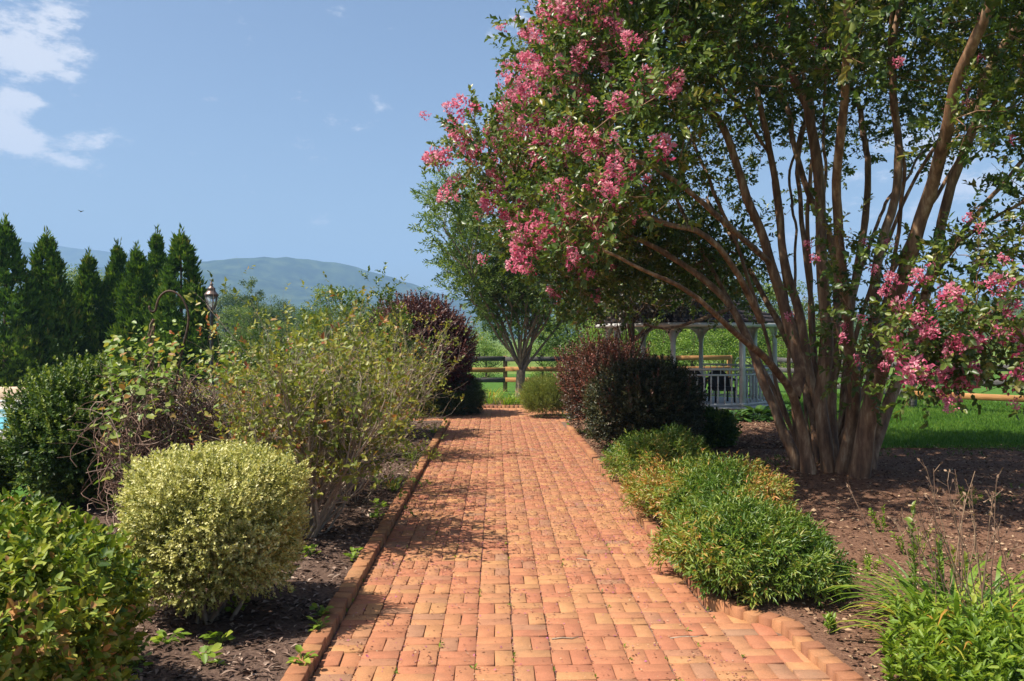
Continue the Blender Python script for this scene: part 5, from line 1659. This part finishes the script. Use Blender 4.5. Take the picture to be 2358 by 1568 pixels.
# ---- arborvitae screen
def arborvitae(x, ytop, Y, rad, seed, label):
    rg = np.random.default_rng(seed)
    p = W(x, ytop, Y); h = p[2]; base = np.array([p[0], p[1], -.05])
    t = thing('arborvitae', base, label, 'tree', 'tall evergreens beyond the pool')
    a = Acc(); nc, per = 215, 27
    zc = rg.random(nc) ** 1.2; azc = rg.random(nc) * 6.28
    prof = lambda z: rad * np.minimum(1, (1 - z) * 1.5) ** .85 * (.78 + .22 * np.minimum(1, z / .12)) + .02
    q0 = np.stack([np.cos(azc), np.sin(azc), zc * h * .8], -1)
    rc = prof(zc) * (.86 + .14 * pn(q0, 2.4, seed) + rg.uniform(-.12, .12, nc))
    cc = np.stack([np.cos(azc) * rc, np.sin(azc) * rc, .12 + zc * h * .93], -1)
    size = (.10 + .17 * rg.random(nc)) * (.45 + .75 * prof(zc) / rad) * rad / .8
    cc = np.repeat(cc, per, 0); sz = np.repeat(size, per); n = len(cc)
    o = rg.normal(0, 1, (n, 3)); o = unit(o) * rg.random((n, 1)) ** .5
    P = cc + o * sz[:, None] * np.array([1, 1, 1.5])
    ri = np.hypot(P[:, 0], P[:, 1]); az = np.arctan2(P[:, 1], P[:, 0])
    P = base + P
    D = unit(np.stack([np.cos(az) * .5, np.sin(az) * .5, np.full(n, 1.0)], -1) + o * .6 + rg.normal(0, .22, (n, 3)))
    tint = np.clip(np.repeat(rg.normal(.45, .16, nc), per) + rg.normal(0, .13, n), 0, 1)
    q = None
    # a flat fan of scale-leaf fingers per spray
    u = unit(np.stack([-np.sin(az), np.cos(az), rg.normal(0, .5, n)], -1))
    for k, f in enumerate((-.55, 0, .55)):
        DD = unit(D + u * f)
        nn = np.stack([np.cos(az), np.sin(az), np.full(n, .55)], -1) + o * .5 + rg.normal(0, .35, (n, 3))
        put(a, P, DD, nn, rg.uniform(.12, .22, n) * (1.15 if k == 1 else .85), rg.uniform(.042, .066, n), np.clip(tint + rg.normal(0, .1, n), 0, 1), LEAF2)
    m = 26; zt = np.linspace(.93, 1.02, m)
    PT = base + np.stack([rg.normal(0, .03, m), rg.normal(0, .03, m), zt * h], -1)
    put(a, PT, np.stack([rg.normal(0, .35, m), rg.normal(0, .35, m), np.ones(m)], -1), rg.normal(0, 1, (m, 3)), .2, .03, rg.random(m), LEAF2)
    a.obj('crown', M['arbor'], t)
    s = Acc(); tube(s, [base, base + (0, 0, h * .5), base + (0, 0, h * .97)], [.09, .05, .01], 7); s.obj('trunk', M['dark_twig'], t, smooth=True)


for k, (x, yt, Y, rad, lab) in enumerate([(12, 505, 24.0, 1.0, 'tallest dark arborvitae at the outer end of the row by the pool'), (108, 535, 25.0, .88, 'broad arborvitae second from the outer end of the row'),
                                          (204, 582, 26.5, .66, 'shortest arborvitae standing alone beside a gap in the row'), (272, 560, 27.0, .66, 'slim arborvitae between the shortest one and a darker neighbour'),
                                          (315, 568, 25.5, .72, 'slightly forward arborvitae in the middle of the row'), (361, 530, 28.0, .60, 'narrow arborvitae rising behind the two middle ones'),
                                          (417, 530, 24.5, .90, 'wide arborvitae just behind the garden hook'), (462, 690, 25.5, .5, 'low dark arborvitae against the lamp post')]):
    arborvitae(x, yt, Y, rad, 400 + k, lab)


# ---- trees
def tree_mesh(seed, h, rad, cz, mat, leaf, nclump, per, zr=.55, trunk_r=.14, nb=9, flat=1.0, spread=.5, gaps=.0):
    """trunk and crown meshes, local coordinates"""
    rg = np.random.default_rng(seed)
    s = Acc(); a = Acc()
    pts = [np.array([0, 0, -.2])]; d = np.array([0, 0, 1.0])
    for i in range(7):
        d = unit(d + rg.normal(0, .07, 3)); pts.append(pts[-1] + d * h * .8 / 7)
    tube(s, pts, np.linspace(trunk_r, trunk_r * .25, 8), 8)
    C = np.array([0, 0, cz]); cl = []
    for k in range(nclump):
        v = unit(rg.normal(0, 1, 3)); f = rg.random() ** .4
        c = C + v * f * np.array([rad, rad, (h - cz) * flat if v[2] > 0 else (cz * zr)])
        c = c * (1 + 0 * c)
        cl.append(c)
    for k in range(nb * 2):
        c = cl[k % len(cl)]; b = pts[int(np.clip(c[2] / h * 7, 1, 6))] * .8
        tube(s, smooth_line([b, (b + c) / 2 + (0, 0, -.04 * h), c], h * .08), np.linspace(trunk_r * .4, trunk_r * .08, len(smooth_line([b, (b + c) / 2 + (0, 0, -.04 * h), c], h * .08))), 5)
    cl = np.array(cl)
    rc = rad * .27
    c = np.repeat(cl, per, 0); n = len(c)
    o = rg.normal(0, 1, (n, 3)); o = unit(o) * (rg.random((n, 1)) ** .45)
    P = c + o * rc * np.array([1, 1, .8])
    D = unit(o + rg.normal(0, .6, (n, 3)) + (0, 0, -.1))
    T = np.clip(np.repeat(rg.normal(.48, .22, nclump), per) + rg.normal(0, .16, n), 0, 1)
    put(a, P, D, o * .6 + (0, 0, .7) + rg.normal(0, .4, (n, 3)), rg.uniform(.7, 1.3, n) * leaf, rg.uniform(.4, .65, n) * leaf, T, LEAF2)
    return s.mesh('trunk', M['dark_twig'], True), a.mesh('crown', M[mat])


def plant_tree(name, meshes, x, Y, scale, label, group=None, rz=0, z=-.1, sx=1.0):
    p = W(x, 777, Y)
    t = thing(name, (p[0], p[1], z), label, 'tree', group)
    for nm, me in zip(('trunk', 'crown'), meshes):
        o = bpy.data.objects.new(nm, me); scene.collection.objects.link(o); o.parent = t
    t.scale = (scale * sx, scale * sx, scale); t.rotation_euler = (0, 0, rz)
    return t


# the small tree by the fence
def willow_tree():
    rg = np.random.default_rng(500); base = np.array([.72, 24.6, 0.])
    t = thing('small_tree', base, 'loose pale-leaved tree with several stems in front of the fence', 'tree')
    s = Acc(); tips = []
    tube(s, [base + (0, 0, -.1), base + (0, 0, .35), base + (0.02, 0, .75)], [.17, .14, .13], 9)
    for k in range(14):
        az = k * .449 + rg.normal(0, .2); d = np.array([math.cos(az) * .62, math.sin(az) * .5, 1])
        grow_branch(s, base + (0.02, 0, .6 + .03 * k), d, rg.uniform(2.4, 5.0), .045, 0, rg, tips, (7, 6), up=.10, wig=.16, spread=.9, ratio=.46, pos=(.2, 1.0))
    s.obj('trunk', M['twig'], t, smooth=True)
    P = []; D = []
    for (p0, p1, p2, d) in tips:
        for q in range(6): P.append(p1 + (p2 - p1) * rg.random() + rg.normal(0, .15, 3)); D.append(d + rg.normal(0, .7, 3) + (0, 0, -.15))
    P = np.array(P); D = np.array(D); a = Acc()
    sprigs(a, P, D, .42, 14, .10, .36, .9, rg, np.clip(.5 + .2 * pn(P, 1.2, 5) + rg.normal(0, .15, len(P)), 0, 1), LEAF2)
    a.obj('crown', M['tree_leaf'], t)


willow_tree()
TP = tree_mesh(510, 5.1, 1.75, 3.3, 'plum_leaf', .085, 90, 150, .42, trunk_r=.09)
_t = plant_tree('plum_tree', TP, 1445, 18.4, 1.0, 'dark-leaved tree shading the gazebo roof behind the barberry', None, .6)
TA = tree_mesh(511, 9, 3.4, 5.4, 'far_leaf', .26, 90, 80, .75)
TB = tree_mesh(512, 10, 3.0, 5.6, 'far_leaf', .24, 90, 80, .8)
TC = tree_mesh(513, 7, 2.6, 3.8, 'tree_leaf', .17, 80, 90, .85)
TD = tree_mesh(514, 5, 2.4, 2.4, 'bright_leaf', .14, 80, 90, 1.0)
TE = tree_mesh(515, 12, 1.7, 5.5, 'far_leaf', .24, 90, 70, .9, flat=1.0)
HM = {}
for _m in (TA, TB, TC, TD, TE):
    co = np.zeros(len(_m[1].vertices) * 3, np.float32); _m[1].vertices.foreach_get('co', co)
    HM[_m[1].name] = float(np.percentile(co.reshape(-1, 3)[:, 2], 99.7))
bgt = [('round_tree', TA, 520, 105, 664, 'broad hazy round tree just right of the lamp post', 0.3), ('round_tree', TB, 640, 98, 684, 'mid-height round tree before the mountain', 1.3),
       ('spire_tree', TE, 577, 80, 643, 'thin spire-topped tree standing above the tree belt', 2.2), ('round_tree', TA, 600, 62, 690, 'dark bushy tree in front of the spire-topped tree', 3.1),
       ('round_tree', TC, 548, 58, 706, 'green bushy tree behind the dark fence rails', .7), ('round_tree', TB, 690, 150, 716, 'pale distant tree low against the mountain', 4.0),
       ('round_tree', TC, 770, 46, 658, 'airy light green tree rising behind the roses', 5.0), ('round_tree', TA, 725, 120, 702, 'hazy tree left of the airy green tree', 1.9),
       ('round_tree', TB, 850, 120, 690, 'distant tree above the privet bush', 2.9), ('round_tree', TC, 650, 48, 742, 'low green tree behind the fence and the roses', .1),
       ('round_tree', TC, 160, 52, 617, 'yellow-green tree top showing between the evergreens', 1.1), ('round_tree', TC, 238, 56, 628, 'pale tree top behind the shortest evergreen', 2.1),
       ('round_tree', TA, 60, 70, 650, 'tree half hidden behind the broad arborvitae', 2.5), ('round_tree', TB, 930, 70, 684, 'tree behind the purple shrub', 2.0),
       ('round_tree', TC, 1330, 38, 600, 'dense tree right behind the small fence tree', .9), ('round_tree', TA, 1420, 48, 560, 'shaded tree above the barberry', 4.4),
       ('round_tree', TC, 1560, 40, 600, 'sunlit tree behind the gazebo roof', 1.0), ('round_tree', TA, 1690, 52, 610, 'tall tree over the gazebo', .4),
       ('round_tree', TC, 1800, 44, 650, 'tree between the gazebo and the myrtle trunks', 3.3), ('round_tree', TB, 1930, 80, 690, 'tree seen between the myrtle trunks', 5.1)]
for nm, me, x, Y, yt, lab, rz in bgt:
    plant_tree(nm, me, x, Y, (CAMH + .1 + (777 - yt) / 1920.4 * Y) / HM[me[1].name], lab, 'trees beyond the fence', rz, sx=1.15)
for k, (x, Y, sc_, lab) in enumerate([(1445, 33, .60, 'bright bush left of the gazebo posts'), (1525, 35, .55, 'bright bush framed by the first gazebo bay'), (1590, 32, .50, 'lime-green bush framed by the gazebo arch'),
                                      (1665, 34, .55, 'sunlit bush above the new fence planks'), (1740, 33, .55, 'bush above the green gate'), (1830, 36, .50, 'bush behind the dark gate post'),
                                      (1900, 40, .50, 'bush seen low between the myrtle stems'), (1380, 35, .50, 'bush behind the barberry shoots'), (1120, 36, .42, 'green bush beyond the brown fence post'), (1250, 37, .45, 'leafy bush behind the small tree trunk')]):
    plant_tree('bright_bush', TD, x, Y, sc_, lab, 'sunlit bushes behind the fence', k * 1.3)
# far woods read as one mass
rg = np.random.default_rng(530); a = Acc(); m = 420
ww = np.concatenate([np.stack([rg.uniform(-160, 130, 260), rg.uniform(150, 260, 260), rg.uniform(1, 6.0, 260)], -1), np.stack([rg.uniform(70, 420, 160), rg.uniform(300, 470, 160), np.zeros(160)], -1)])
hx = ww[260:, 0]; hy = ww[260:, 1]; tt = (hy - 430) / 190
ww[260:, 2] = (1 - tt * tt) * (9 + 7 * np.clip((hx - 60) / 180, 0, 1)) + 2
c = np.repeat(ww, 80, 0); n = len(c); o = unit(rg.normal(0, 1, (n, 3))) * rg.random((n, 1)) ** .4
far_scale = np.where(c[:, 1:2] > 290, 1.5, 1.0)
P = c + o * np.array([4.2, 4.2, 3.4]) * far_scale; P[:, 2] = np.maximum(P[:, 2], -.05)
put(a, P, o + rg.normal(0, .6, (n, 3)), o * .6 + (0, 0, .8) + rg.normal(0, .3, (n, 3)), rg.uniform(.7, 1.3, n) * .8 * far_scale[:, 0], rg.uniform(.4, .7, n) * .8 * far_scale[:, 0], np.clip(np.repeat(rg.normal(.45, .2, len(ww)), 80) + rg.normal(0, .15, n), 0, 1), LEAF2)
o = a.obj('distant_woods', M['far_leaf'], kind='stuff'); o['label'] = 'far belt of woodland at the foot of the mountain'

# ================================================================== AIR
hz = Acc(); box(hz, (0, 0, 199), (8400, 8400, 400.6))
m, nt, N, L, out = new_mat('haze')
pv = N.new('ShaderNodeVolumePrincipled')
pv.inputs['Color'].default_value = (.38, .63, 1.0, 1)
pv.inputs['Density'].default_value = 3.8e-4
L.new(pv.outputs[0], out.inputs['Volume'])
hz.obj('haze', m, kind='stuff')
